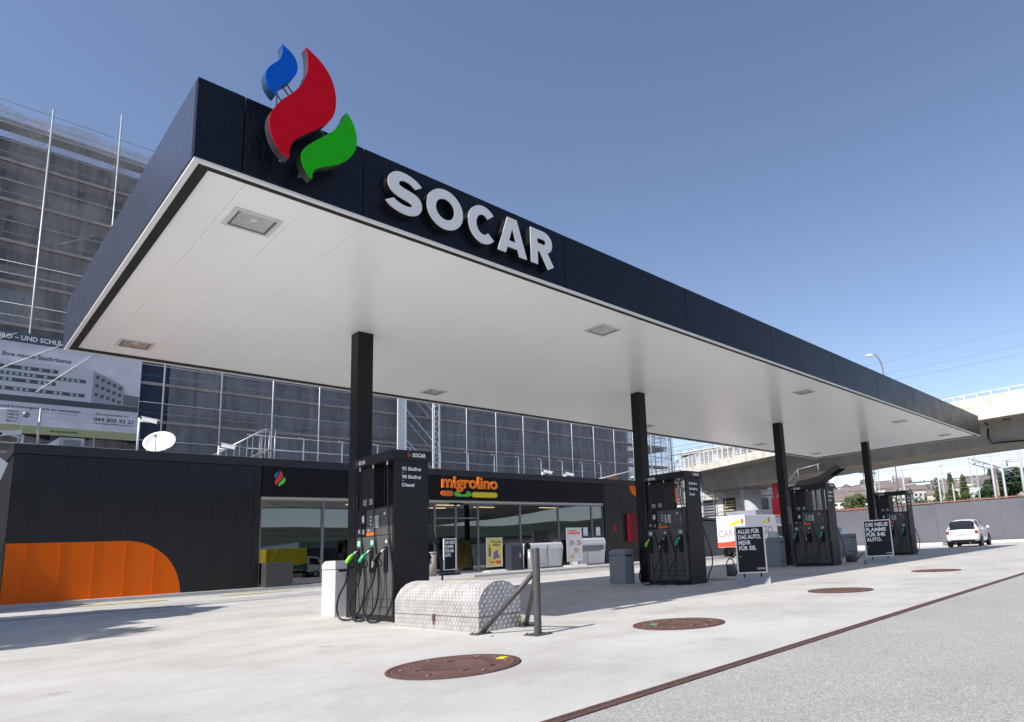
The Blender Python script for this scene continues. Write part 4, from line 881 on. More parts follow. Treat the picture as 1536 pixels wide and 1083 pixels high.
mb = MB(); mb.tube(cat([(2.2, 28.35, 6.2), (2.12, 28.35, 5.8), (2.2, 28.3, 5.4)]), .008, 5); build('cable', mb, M_GALV, t)
t = thing('satellite_dish', 'white satellite dish on the shop roof', 'satellite dish', (6.1, 30, RZ))
Md = Matrix.Translation((6.12, 29.4, 5.78)) @ Vector((-.42, -.72, .55)).to_track_quat('Z', 'Y').to_matrix().to_4x4() @ Matrix.Scale(1.06, 4)
mb = MB(); mb.lathe([(0, .0), (.15, .01), (.3, .045), (.42, .09), (.5, .135), (.5, .15), (.42, .105), (.3, .06), (.15, .025), (0, .015)], 28, Md); build('reflector', mb, M_WHITE, t)
mb = MB(); mb.tube([tuple(Md @ Vector((0, -.5, .12))), tuple(Md @ Vector((0, -.12, .55)))], .015, 6); mb.lathe([(0, 0), (.05, 0), (.05, .1), (0, .12)], 10, Md @ Matrix.Translation((0, -.1, .5))); build('feed_arm', mb, M_WHITE, t)
mb = MB(); mb.tube([(6.1, 29.6, RZ), (6.1, 29.6, 5.6)], .04, 8); mb.tube([(5.75, 29.3, RZ), (5.7, 29.3, 5.5)], .03, 8); build('mount', mb, M_GALV, t)
t = thing('roof_vent', 'pale boxy roof vent with louvre at the left of the shop roof', 'roof vent', (3.4, 28.6, RZ))
mb = MB(); mb.rbox(3.1, 3.75, 28.4, 29.1, RZ, 5.62, .01); build('body', mb, M_GALV, t); mb = MB(); mb.prism([(2.75, 5.3), (3.1, 5.62), (3.1, 5.25)], lambda a, b: (a, 29.0, b), lambda a, b: (a, 28.45, b)); build('hood', mb, M_WHITE, t)
mb = MB(); mb.box(3.2, 3.65, 28.385, 28.398, 5.2, 5.55); build('louvre', mb, M_FRAME, t)
t = thing('roof_railing', 'long roof railing of white posts with hooked tops behind the shop parapet', 'railing', (23, 33, RZ))
px = 10.84
while px < 40:
    if px < 34.5:
        mb = MB(); mb.bar((px, 33, RZ), (px, 33, 7.15), .05); mb.bar((px + .02, 33, 7.13), (px - .24, 33, 7.16), .045); build('post', mb, mat('rail_pale', (.5, .52, .55), rough=.5), t)
    px += 1.93
mb = MB(); mb.tube([(10.2, 33, 7.10), (34.2, 33, 7.10)], .012, 5); mb.tube([(10.2, 33, 6.45), (34.2, 33, 6.45)], .012, 5); build('rail', mb, M_GALV, t)
t = thing('roof_stair', 'slanting pale handrail of a roof stair right of the dish', 'stair', (9.2, 31, RZ))
for y in (30.6, 31.3):
    mb = MB(); mb.tube([(8.35, y, 5.72), (10.1, y, 6.92), (10.6, y, 7.0)], .028, 8)
    for k in range(4): x = 8.7 + k * .5; mb.tube([(x, y, RZ), (x, y, 5.75 + (x - 8.35) * .68)], .02, 6)
    mb.tube([(10.6, y, RZ), (10.6, y, 7.0)], .03, 6); build('handrail', mb, M_GALV, t)
mb = MB()
for k in range(9): mb.box(8.4 + k * .24, 8.62 + k * .24, 30.63, 31.27, 5.0 + k * .13, 5.03 + k * .13)
build('tread', mb, M_GALV, t)
t = thing('roof_tarp', 'faded orange folded tarp and slanting pole on the right shop roof', 'tarp', (30, 28.6, RZ))
mb = MB(); mb.tube([(27.9, 28.4, 5.05), (33.2, 28.4, 6.2)], .035, 8); build('pole', mb, M_WHITE, t)
mb = MB(); rr = random.Random(2)
P = [(29.1 + i * .22, 28.4 - .02 + rr.uniform(-.04, .04), 5.15 + rr.uniform(0, .05)) for i in range(9)]; Q = [(30.0 + i * .08, 28.45, 5.35 + i * .06) for i in range(9)]
mb.add(P + Q, [(i, i + 1, 10 + i, 9 + i) for i in range(8)]); build('cloth', mb, mat('tarp_orange', (.55, .20, .12), rough=.8), t, fix=False)

# ------------------------------------------------------------------ apartment shell behind, wrapped in scaffold
YB = 38.5; bay = 2.565; lvl = 1.93
M_WALLB = mat('shell_wall', (.15, .13, .11), rough=.9, var=.25, scale=.6); M_SLAB = mat('shell_slab', (.23, .22, .21), rough=.9, var=.15, scale=1)
M_HOLE = mat('shell_opening', (.035, .037, .045), rough=.35)
bl = thing('apartment_block', 'grey unfinished apartment block wrapped in scaffold netting behind the shop', 'building', (15, 45, 0))
BX0, BX1 = -14.0, 45.6
mb = MB(); mb.box(BX0, BX1, 40.6, 55, 0, 21.0); build('wall', mb, M_WALLB, bl)
fl_ = 2.90
for k in range(7):
    z = 1.6 + k * fl_; mb = MB(); mb.box(BX0 - .1, BX1 + .1, 39.95, 40.6, z + 1.9, z + 2.28); build('balcony_slab', mb, M_SLAB, bl)
mb = MB(); mb.box(BX0 - .4, BX1 + .4, 39.75, 55.4, 21.05, 21.5); mb.box(BX0 - .3, BX1 + .3, 39.9, 55.2, 21.5, 21.8)
for q in range(4): mb.box(BX0 - .3, BX1 + .3, 39.78 + q * .12, 40.6, 20.75 - q * .32, 20.87 - q * .32); build('roof', mb, M_SLAB, bl)
rr = random.Random(4)
M_WPALE = mat('window_pale', (.30, .34, .40), rough=.2)
for k in range(7):
    x = BX0 + .8 + (k % 2) * .6
    while x < BX1 - 2.6:
        w_ = rr.choice((1.2, 1.6, 2.4, 3.6)); z = 1.6 + k * fl_
        if rr.random() < .85:
            mb = MB(); mb.box(x, x + w_, 40.55, 40.598, z - .55, z + 1.75); f = build('window', mb, M_HOLE, bl)
            if rr.random() < .5:
                mb = MB(); mb.box(x + .06, x + w_ * .45, 40.53, 40.545, z - .4, z + 1.65); build('pane', mb, M_WPALE, f)
        x += w_ + rr.choice((.7, 1.3, 1.9))
sc = thing('scaffold', 'tall galvanised facade scaffold with planks, rails and diagonal braces', 'scaffold', (15, 38.5, 0))
poles = [2.82 - 5 * bay + bay * i for i in range(24)]
for i, x in enumerate(poles):
    mb = MB(); top = 23.0 + (1.2 if i % 2 == 0 else .15)
    if x > 12: top = 16.5
    mb.tube([(x, YB - .2, 0), (x, YB - .2, top)], .042, 6); build('upright', mb, M_GALV, sc)
for i, x in enumerate(poles):
    if x > 46: continue
    mb = MB(); mb.tube([(x, YB + .75, 0), (x, YB + .75, 22.6 if x < 12 else 16)], .03, 5); build('inner_upright', mb, M_GALV, sc)
M_PLANK = mat('scaffold_plank', (.30, .27, .25), rough=.8, var=.25, scale=3)
for k in range(12):
    z = .9 + k * lvl - .35; xe = poles[-1] if k < 8 else 13.2
    mb = MB(); mb.box(poles[0], xe, YB + .04, YB + .72, z, z + .05); mb.box(poles[0], xe, YB - .158, YB - .13, z + .02, z + .17); build('deck', mb, M_PLANK, sc)
    mb = MB(); mb.tube([(poles[0], YB - .14, z + 1.05), (xe, YB - .14, z + 1.05)], .020, 5); mb.tube([(poles[0], YB + .04, z + .55), (xe, YB + .04, z + .55)], .018, 5); build('guard_rail', mb, M_GALV, sc)
for i in range(len(poles) - 1):
    for k in range(8 if poles[i] > 12 else 11):
        if (i * 5 + k * 3) % 7 == 0:
            z = .55 + k * lvl; a, b = (poles[i], poles[i + 1]) if (i + k) % 2 else (poles[i + 1], poles[i])
            mb = MB(); mb.tube([(a, YB + .06, z), (b, YB + .06, z + lvl)], .02, 5); build('brace', mb, M_GALV, sc)
# scaffold on the right end of the block
t2 = thing('scaffold', 'open end scaffold at the right end of the block, sky showing through', 'scaffold', (48, 44, 0))
for x in (46.6, 48.2, 49.8):
    for y in (38.5, 40.6, 42.8, 45, 47.5):
        mb = MB(); mb.tube([(x, y, 0), (x, y, 15.5)], .04, 5); build('upright', mb, M_GALV, t2)
for k in range(8):
    z = .55 + k * lvl
    mb = MB()
    for x in (46.6, 48.2, 49.8): mb.tube([(x, 38.5, z + 1), (x, 47.5, z + 1)], .025, 5); mb.tube([(x, 38.5, z), (x, 47.5, z)], .03, 5)
    for y in (38.5, 42.8, 47.5): mb.tube([(46.6, y, z + 1), (49.8, y, z + 1)], .025, 5)
    build('guard_rail', mb, M_FRAME, t2)
    if k in (3, 5, 7):
        mb = MB(); mb.box(46.6, 49.8, 39, 47, z - .06, z); build('deck', mb, M_PLANK, t2)
NET1 = net_mat('netting_grey', (.50, .47, .46), .30, .74); NET2 = net_mat('netting_blue', (.07, .10, .16), .72, .95); NET3 = net_mat('netting_light', (.45, .46, .50), .25, .55)
def netting(x0, x1, z0, z1, m_, label, y=YB + .02, seed=0, wav=.04, px=1):
    rr = random.Random(seed); nx = max(2, int((x1 - x0) / .4)); nz = max(2, int((z1 - z0) / .6)); vs = []
    for j in range(nz + 1):
        for i in range(nx + 1):
            x = x0 + (x1 - x0) * i / nx; z = z0 + (z1 - z0) * j / nz; d = wav * (math.sin(x * 2.45 + math.sin(z * .7)) + .7 * math.sin(x * 5.3 + z * .8 + seed))
            vs.append((x, y - .06 - d * .6, z + (.12 * math.sin(x * 1.7 + seed) if j == nz else 0)))
    fs = [(j * (nx + 1) + i, j * (nx + 1) + i + 1, (j + 1) * (nx + 1) + i + 1, (j + 1) * (nx + 1) + i) for j in range(nz) for i in range(nx)]
    mb = MB(); mb.add(vs, fs, True); o = build('scaffold_net', mb, m_, fix=False); return tag(o, label, 'netting')
netting(-10, 12.4, 11.9, 22.6, NET1, 'grey translucent netting on the tall left part of the scaffold', seed=1)
netting(8.2, 45.9, .8, 13.2, net_mat('netting_lavender', (.44, .43, .47), .46, .84), 'long grey translucent netting on the lower scaffold behind the shop', seed=2)
netting(7.0, 8.15, 2, 12.4, NET2, 'dark blue netting strip right of the building banner', seed=3, wav=.03)
netting(-10, 7.0, .8, 7.2, NET1, 'grey netting strip under the building banner', seed=4)
netting(45.95, 50.1, .8, 14.2, NET3, 'pale netting round the open right end of the scaffold', seed=5)
# hoist mast
t = thing('hoist_mast', 'bright white lattice hoist mast standing before the netting behind the nearest pump', 'hoist', (21.8, 37.6, 0))
for (xa, xb, wd) in ((20.25, 20.75, .5), (22.75, 23.2, .45)):
    mb = MB()
    for x in (xa, xb): mb.box(x - .05, x + .05, 37.45, 37.55, 0, 15.5)
    z = .3
    while z < 15: mb.bar((xa, 37.5, z), (xb, 37.5, z + .35), .05); mb.bar((xa, 37.5, z + .7), (xb, 37.5, z + .35), .05); z += .7
    if xa < 21: mb.box(xa + .06, xb - .06, 37.52, 37.54, 0, 15.3)
    build('mast', mb, M_WHITE, t)
mb = MB()
for k in range(4): mb.bar((20.75, 37.6, 12.6 - k * 2.0), (22.75, 37.6, 10.6 - k * 2.0), .09); mb.bar((20.8, 37.75, 12.0 - k * 2.0), (22.6, 37.75, 10.2 - k * 2.0), .05)
build('stair_brace', mb, M_GALV, t)

# banner --------------------------------------------------------------------
bn = thing('building_banner', 'large printed site banner with a white office building on the scaffold', 'banner', (0, 38.2, 7))
YN = 38.25
def rectp(m2, x0, x1, z0, z1, d=0.0): return m2.box(x0, x1, YN - .004 - d, YN - d, z0, z1)
M_CLOTH = mat('banner_cloth', (.56, .55, .62), rough=.75, var=.10, scale=1.4)
def cloth(x0, x1, z0, z1, y, m_, nm, par):
    nx, nz = int((x1 - x0) * 5), int((z1 - z0) * 2) + 1; vs = []
    for j in range(nz + 1):
        for i in range(nx + 1):
            x = x0 + (x1 - x0) * i / nx; z = z0 + (z1 - z0) * j / nz; vs.append((x, y, z))
    mb = MB(); mb.add(vs, [(j * (nx + 1) + i, j * (nx + 1) + i + 1, (j + 1) * (nx + 1) + i + 1, (j + 1) * (nx + 1) + i) for j in range(nz) for i in range(nx)], True)
    return build(nm, mb, m_, par, fix=False)
sheet = cloth(-7.5, 6.98, 7.30, 11.40, YN + .004, M_CLOTH, 'sheet', bn)
mb = MB(); rectp(mb, -7.5, 4.75, 11.40, 11.86); ts = build('title_strip', mb, mat('banner_slate', (.06, .085, .11), rough=.7), bn)
mb = MB(); add_text(mb, 'NEUBAU BÜRO – UND SCHULGEBÄUDE', (.52, YN - .012, 11.52), (1, 0, 0), (0, 0, 1), .30, .006, .001, w=4.55); build('lettering', mb, M_PRINT, ts)
mb = MB(); rectp(mb, -7.5, 6.98, 7.30, 7.66); build('olive_strip', mb, mat('banner_olive', (.33, .34, .18), rough=.7), bn)
mb = MB(); add_text(mb, 'Ihre neuen Stadträume', (2.0, YN - .012, 10.72), (1, 0, 0), (0, 0, 1), .28, .003, .001, w=2.3)
add_text(mb, 'wir Büro- und Schulungsräume zu vermieten', (1.3, YN - .012, 8.42), (1, 0, 0), (0, 0, 1), .16, .002, .001, w=3.5)
for k, s in enumerate(('2740 m²', '1840 m²', '1450 m²', '850 m²')): add_text(mb, s, (2.35, YN - .012, 8.22 - k * .15), (1, 0, 0), (0, 0, 1), .12, .002, .001)
add_text(mb, 'Die Liegenschaften AG', (5.35, YN - .012, 8.42), (1, 0, 0), (0, 0, 1), .14, .001, .001, w=1.25)
add_text(mb, '044 805 93 21', (5.3, YN - .012, 8.12), (1, 0, 0), (0, 0, 1), .26, .004, .001, w=1.5)
add_text(mb, 'www.liegenschaften-zuerich.ch', (5.3, YN - .012, 7.99), (1, 0, 0), (0, 0, 1), .1, .001, .001, w=1.5)
add_text(mb, 'die Liegenschaften', (3.8, YN - .012, 7.44), (1, 0, 0), (0, 0, 1), .15, .003, .001, w=1.0)
build('lettering', mb, mat('banner_ink', (.05, .05, .07), rough=.7), sheet)
# printed office building
F0 = lambda a, b: (a, YN + .003, b); 
def pr_(P, d, m_, nm): m2 = MB(); m2.prism(P, F0, lambda a, b: (a, YN - d, b)); return build(nm, m2, m_, bn)
pr_([(-6, 10.45), (5.15, 10.55), (5.15, 8.95), (-6, 8.95)], .004, mat('print_wall', (.52, .52, .57), rough=.7), 'printed_facade')
pr_([(5.15, 10.55), (6.35, 9.95), (6.35, 8.98), (5.15, 8.95)], .0045, mat('print_side', (.30, .31, .35), rough=.7), 'printed_side')
pr_([(-7.4, 8.98), (6.95, 8.98), (6.95, 8.72), (-7.4, 8.62)], .006, mat('print_road', (.06, .07, .08), rough=.7), 'printed_street')
pr_([(6.35, 9.55), (6.95, 9.5), (6.95, 9.0), (6.35, 9.0)], .005, mat('print_far', (.14, .13, .15), rough=.7), 'printed_houses')
mb = MB(); mg = MB(); rr = random.Random(8)
for k, (xe, z) in enumerate(((3.9, 10.16), (4.9, 9.86), (3.85, 9.58), (4.9, 9.18))):
    m2 = MB(); m2.box(-5.6, xe, YN - .009, YN - .004, z, z + .17); mb.add(m2.v, m2.f)
    x = -5.5
    while x < xe - .2:
        if rr.random() < .6: m2 = MB(); m2.box(x, x + .11, YN - .012, YN - .0095, z + .02, z + .15); mg.add(m2.v, m2.f)
        x += .19
for k in range(5):
    for j in range(3):
        x = 5.25 + k * .22; zt_ = 10.36 - (x - 5.15) * .47 - j * (.42 - k * .02); m2 = MB(); m2.box(x, x + .13, YN - .009, YN - .005, zt_ - .16, zt_); mb.add(m2.v, m2.f)
build('printed_windows', mb, mat('print_window', (.07, .08, .09), rough=.6), bn); build('printed_lights', mg, mat('print_mint', (.32, .42, .42), rough=.6), bn)
# white tubes over the banner, added as light streaks along its folds
mb = MB()
for a, b in (((2.0, 10.1), (4.0, 11.6)), ((3.2, 9.2), (5.0, 11.2)), ((-1, 9.5), (2.4, 11.8))): mb.tube([(a[0], YN - .05, a[1]), (b[0], YN - .05, b[1])], .02, 5)
build('fold_streak', mb, M_WHITE, bn)

# ------------------------------------------------------------------ viaduct
def crom(P, k=8):
    return [tuple(v) for v in cat([Vector(p) for p in P], k)]
# x, y, z of beam bottom, z of parapet foot, parapet height
VST = [(52.5, -40, 6.8, 8.8, 1.35), (51.6, -20, 6.8, 8.8, 1.35), (51.3, -4, 6.8, 8.78, 1.35), (51.7, 8.75, 6.8, 8.76, 1.35), (52.4, 15.0, 6.8, 8.78, 1.35), (53.6, 21.2, 6.8, 8.95, 1.3), (55.0, 25.1, 6.8, 9.02, .75), (56.6, 29.5, 6.8, 9.1, .6), (59.7, 37.2, 6.8, 9.22, .55), (63.5, 44.5, 6.8, 9.45, .55), (69.0, 53.0, 6.8, 9.7, .55), (77, 63, 6.9, 9.9, .55)]
xyz = crom([(a, b, c) for a, b, c, d, e in VST]); ext = crom([(d, e, 0) for a, b, c, d, e in VST])
via = thing('viaduct', 'long curved concrete road viaduct crossing behind the canopy', 'viaduct', (53, 15, 0))
def sweep(prof_fn, m_, nm, i0=0, i1=None, step=1):
    pts = xyz[i0:i1:step]; ex = ext[i0:i1:step]; rings = []
    for i, p in enumerate(pts):
        a, b = pts[max(i - 1, 0)], pts[min(i + 1, len(pts) - 1)]; t = Vector((b[0] - a[0], b[1] - a[1], 0)).normalized(); n = Vector((t.y, -t.x, 0))   # n points away from camera side
        rings.append([(p[0] + n.x * o, p[1] + n.y * o, z) for o, z in prof_fn(p[2], ex[i][0], ex[i][1])])
    k = len(rings[0]); mb = MB(); mb.add([v for r in rings for v in r], [(i * k + j, i * k + (j + 1) % k, (i + 1) * k + (j + 1) % k, (i + 1) * k + j) for i in range(len(rings) - 1) for j in range(k)])
    mb.f += [tuple(range(k)), tuple((len(rings) - 1) * k + j for j in reversed(range(k)))]; mb.sm += [False, False]
    return build(nm, mb, m_, via)
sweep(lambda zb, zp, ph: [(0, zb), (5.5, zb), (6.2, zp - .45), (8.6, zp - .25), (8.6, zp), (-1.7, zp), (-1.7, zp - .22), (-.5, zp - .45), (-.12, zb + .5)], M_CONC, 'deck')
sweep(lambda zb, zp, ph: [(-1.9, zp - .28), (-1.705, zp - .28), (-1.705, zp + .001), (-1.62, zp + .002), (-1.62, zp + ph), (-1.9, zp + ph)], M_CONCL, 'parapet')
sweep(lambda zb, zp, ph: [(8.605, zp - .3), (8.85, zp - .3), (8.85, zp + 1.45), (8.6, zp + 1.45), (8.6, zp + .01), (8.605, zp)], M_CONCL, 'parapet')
def via_pt(i, o):
    a, b = xyz[max(i - 1, 0)], xyz[min(i + 1, len(xyz) - 1)]; t = Vector((b[0] - a[0], b[1] - a[1], 0)).normalized(); n = Vector((t.y, -t.x, 0)); return Vector((xyz[i][0] + n.x * o, xyz[i][1] + n.y * o, 0))
mb = MB(); mp_ = MB()
for i in range(0, len(xyz) - 1):
    p, q = via_pt(i, -1.76), via_pt(i + 1, -1.76); low = ext[i][1] < 1.0
    z0, z1 = ext[i][0] + ext[i][1], ext[i + 1][0] + ext[i + 1][1]
    ht = 1.25 if low else .30; ht2 = 1.25 if ext[i + 1][1] < 1.0 else .30
    mb.tube([(p.x, p.y, z0 + ht), (q.x, q.y, z1 + ht2)], .05, 5)
    mb.bar((p.x, p.y, z0), (p.x, p.y, z0 + ht), .09)
    if low:
        mb.tube([(p.x, p.y, z0 + .15), (q.x, q.y, z1 + .15)], .03, 5); n = 7
        for k in range(1, n): a = p.lerp(q, k / n); za = z0 + (z1 - z0) * k / n; mb.tube([(a.x, a.y, za + .15), (a.x, a.y, za + 1.25)], .02, 4, cap=False)
build('railing', mb, M_WHITE, via)
for (px, py, r_) in ((61.9, 37.0, .92), (57.2, 2.0, .95), (74, 53, .92)):
    mb = MB(); mb.lathe([(r_, -.3), (r_, 6.45), (r_ * .7, 6.5), (r_ * .7, 6.85)], 28, Matrix.Translation((px, py, 0))); build('pillar', mb, mat('pillar_concrete', (.42, .42, .43), rough=.85, var=.06, scale=2), via)
mb = MB(); q0 = via_pt(26, -1.75); q1 = via_pt(26, -.2)
mb.tube([(q0.x, q0.y, 8.75), (q1.x - .15, q1.y, 8.2), (q1.x - .2, q1.y + .1, 7.4), (q1.x - .2, q1.y - .1, 6.9), (q1.x - .1, q1.y - 3, 6.75)], .06, 6); build('drain_pipe', mb, M_DARK, via)
mb = MB(); mb.box(q1.x - .9, q1.x - .3, q1.y - 1.6, q1.y - 1.1, 8.35, 8.6); build('bearing_box', mb, M_DARK, via)
# dark stair under the viaduct
t = thing('steel_stair', 'dark steel stair climbing to the underside of the viaduct', 'stair', (54, 26, 0))
for dx in (0, 1.2):
    mb = MB(); mb.prism([(30.4, 2.9), (29.6, 2.9), (27.2, 5.45), (25.1, 5.75), (23.2, 6.75), (23.5, 7.1), (25.2, 6.25), (27.3, 6.0), (29.9, 3.4), (33.0, 3.4), (33.0, 2.9)], lambda a, b: (53.8 + dx, a, b), lambda a, b: (53.9 + dx, a, b)); build('stringer', mb, mat('stair_dark', (.014, .013, .012), rough=.8, spec=.2), t)
mb = MB()
for k in range(14):
    y = 30 - k * .22; z = 3.3 + k * .21; mb.box(53.9, 55.0, y - .14, y + .14, z, z + .04)
mb.box(53.9, 55.0, 24.6, 27.2, 5.7, 5.74)
build('tread', mb, mat('stair_dark', (.035, .033, .03)), t)
mb = MB()
for y, z in ((30, 3.3), (28.6, 4.7), (27.2, 6.1), (25.2, 6.35)): mb.tube([(53.85, y, z), (53.85, y, z + 1.05)], .03, 5)
mb.tube([(53.85, 30, 4.35), (53.85, 27.2, 7.1), (53.85, 25.0, 7.35)], .035, 5); build('handrail', mb, M_GALV, t)
mb = MB(); mb.tube([(54.5, 25.3, -.2), (54.5, 25.3, 5.6)], .14, 10); build('post', mb, mat('stair_dark', (.035, .033, .03)), t)

# ------------------------------------------------------------------ construction site left under the viaduct
t = thing('site_building', 'pale building site block with dark window openings under the viaduct', 'building', (68, 42, 0))
mb = MB(); mb.box(63.5, 74, 39.5, 47.5, 0, 3.2); build('wall', mb, mat('site_brick', (.20, .10, .07), rough=.9, var=.3, scale=3), t)
mb = MB(); mb.box(63.5, 74, 39.5, 47.5, 3.2, 12.2); build('wall', mb, mat('site_white', (.62, .62, .60), rough=.8, var=.06), t)
for z in (4.0, 6.9, 9.8):
    for y in (40.2, 43.0, 45.4):
        mb = MB(); mb.box(63.44, 63.5, y, y + 1.7, z, z + 1.9); f = build('window', mb, M_HOLE, t)
        mb = MB()
        for k in range(5): mb.box(63.40, 63.437, y + .1, y + 1.6, z + .15 + k * .32, z + .27 + k * .32)
        build('slat', mb, mat('slat_yellow', (.55, .42, .18), rough=.7) if y < 41 else M_GALV, f)
    for x in (65, 68, 71):
        mb = MB(); mb.box(x, x + 1.7, 39.44, 39.5, z, z + 1.9); build('window', mb, M_HOLE, t)
t = thing('site_block', 'long grey shell building with green glass behind the round pillar', 'building', (75, 38, 0))
mb = MB(); mb.box(78, 90, 30, 52, 0, 4.2); build('wall', mb, mat('site_brick', (.20, .10, .07)), t)
mb = MB(); mb.box(78.3, 90, 41, 52, 4.2, 13.5); build('wall', mb, mat('site_grey', (.30, .32, .32), rough=.8, var=.2), t)
for z in (4.8, 7.7, 10.6):
    for y in (41.5, 44.4, 47.3):
        mb = MB(); mb.box(78.2, 78.3, y, y + 2.3, z, z + 2.1); build('window', mb, mat('green_glass', (.10, .17, .17), rough=.15), t)
t = thing('scaffold', 'dense grey scaffold around the building site beyond the round pillar', 'scaffold', (70, 38, 0))
for i in range(9):
    y = 36.4 + i * 1.6; x = 65.5 if y < 39 else 62.9
    mb = MB(); mb.tube([(x, y, 0), (x, y, 12.5)], .045, 5); mb.tube([(x + .6, y, 0), (x + .6, y, 12.5)], .04, 5); build('upright', mb, M_GALV, t)
for k in range(6):
    z = 1.9 + k * 2
    mb = MB(); mb.box(62.9, 63.3, 39.2, 49.5, z, z + .07); mb.box(65.5, 66.1, 36.3, 39.3, z, z + .07)
    build('deck', mb, M_PLANK, t)
    mb = MB()
    for d in (.5, 1.0): mb.tube([(62.9, 39.2, z + d), (62.9, 49.5, z + d)], .03, 4); mb.tube([(65.5, 36.3, z + d), (65.5, 39.2, z + d)], .03, 4)
    build('guard_rail', mb, M_GALV, t)
PINK = net_mat('netting_red', (.75, .10, .12), .45, .85)
mb = MB(); mb.box(61.4, 61.45, 32.6, 34.2, 4.3, 9.8); o = build('site_net', mb, PINK); tag(o, 'translucent red safety net hanging under the viaduct', 'netting')
mb = MB(); mb.rbox(47.5, 48.0, 25.2, 26.6, -.1, 4.3, .02); o = build('red_panel', mb, mat('dark_red', (.30, .006, .02))); tag(o, 'tall dark red panel standing left of the third column', 'panel')
mb = MB(); mb.rbox(44.5, 47.2, 26.4, 29.2, -.1, 3.3, .03); o = build('site_container', mb, mat('container_grey', (.30, .32, .36), rough=.6, var=.08)); tag(o, 'plain grey container behind the ALLES FÜR DAS AUTO stand', 'container')
t = thing('crest_board', 'small white board with a round blue crest left of the grey container', 'sign', (40, 25.6, 0))
mb = MB(); mb.box(39.5, 40.35, 25.5, 25.56, 1.9, 2.85); build('board', mb, M_WHITE, t); mb = MB(); mb.tube([(39.93, 25.6, 0), (39.93, 25.6, 1.9)], .04, 6); build('post', mb, M_GALV, t)
mb = MB(); mb.prism(arc(39.93, 2.45, .15, .17, 0, 340, 16), lambda a, b: (a, 25.5, b), lambda a, b: (a, 25.49, b)); build('crest', mb, mat('crest_blue', (.12, .15, .35), rough=.5), t)
mb = MB(); mb.prism([(34, 2.95), (44.5, 2.62), (44.5, 2.50), (34, 2.80)], lambda a, b: (a, 30.5, b), lambda a, b: (a, 27.6, b)); mb.box(34.2, 44.2, 27.9, 30.4, -.1, 2.55); o = build('low_shed', mb, mat('shed_dark', (.10, .11, .12), rough=.6)); tag(o, 'low dark flat roofed shed behind the red and white truck', 'shed')

# ------------------------------------------------------------------ vehicles
TYRE = mat('tyre_rubber', (.018, .018, .018), rough=.8); RIM = mat('alloy', (.45, .46, .48), rough=.3, metal=.8)
CGLASS = mat('car_glass', (.012, .014, .016), rough=.04, spec=.8)
def wheel(t, x, y, r, side, w=.2):
    mb = MB(); Mx = Matrix.Translation((x, y, r)) @ Matrix.Rotation(-side * PI / 2, 4, 'X')
    mb.lathe([(r * .62, -w / 2), (r * .95, -w / 2), (r, -w / 4), (r, w / 4), (r * .95, w / 2), (r * .62, w / 2)], 28, Mx); tw = build('wheel', mb, TYRE, t, world=False)
    mb = MB(); mb.lathe([(0, w * .42), (r * .16, w * .42), (r * .18, w * .30), (r * .56, w * .30), (r * .63, w * .46), (r * .63, -w * .4), (0, -w * .4)], 28, Mx)
    build('rim', mb, RIM, tw, world=False)
    mb = MB()
    for k in range(5):
        a = k * 2 * PI / 5; p = Mx @ Vector((0, 0, w * .40)); q = Mx @ Vector((math.cos(a) * r * .58, math.sin(a) * r * .58, w * .38)); mb.bar(p, q, .055, .03)
    build('spoke', mb, RIM, tw, world=False)
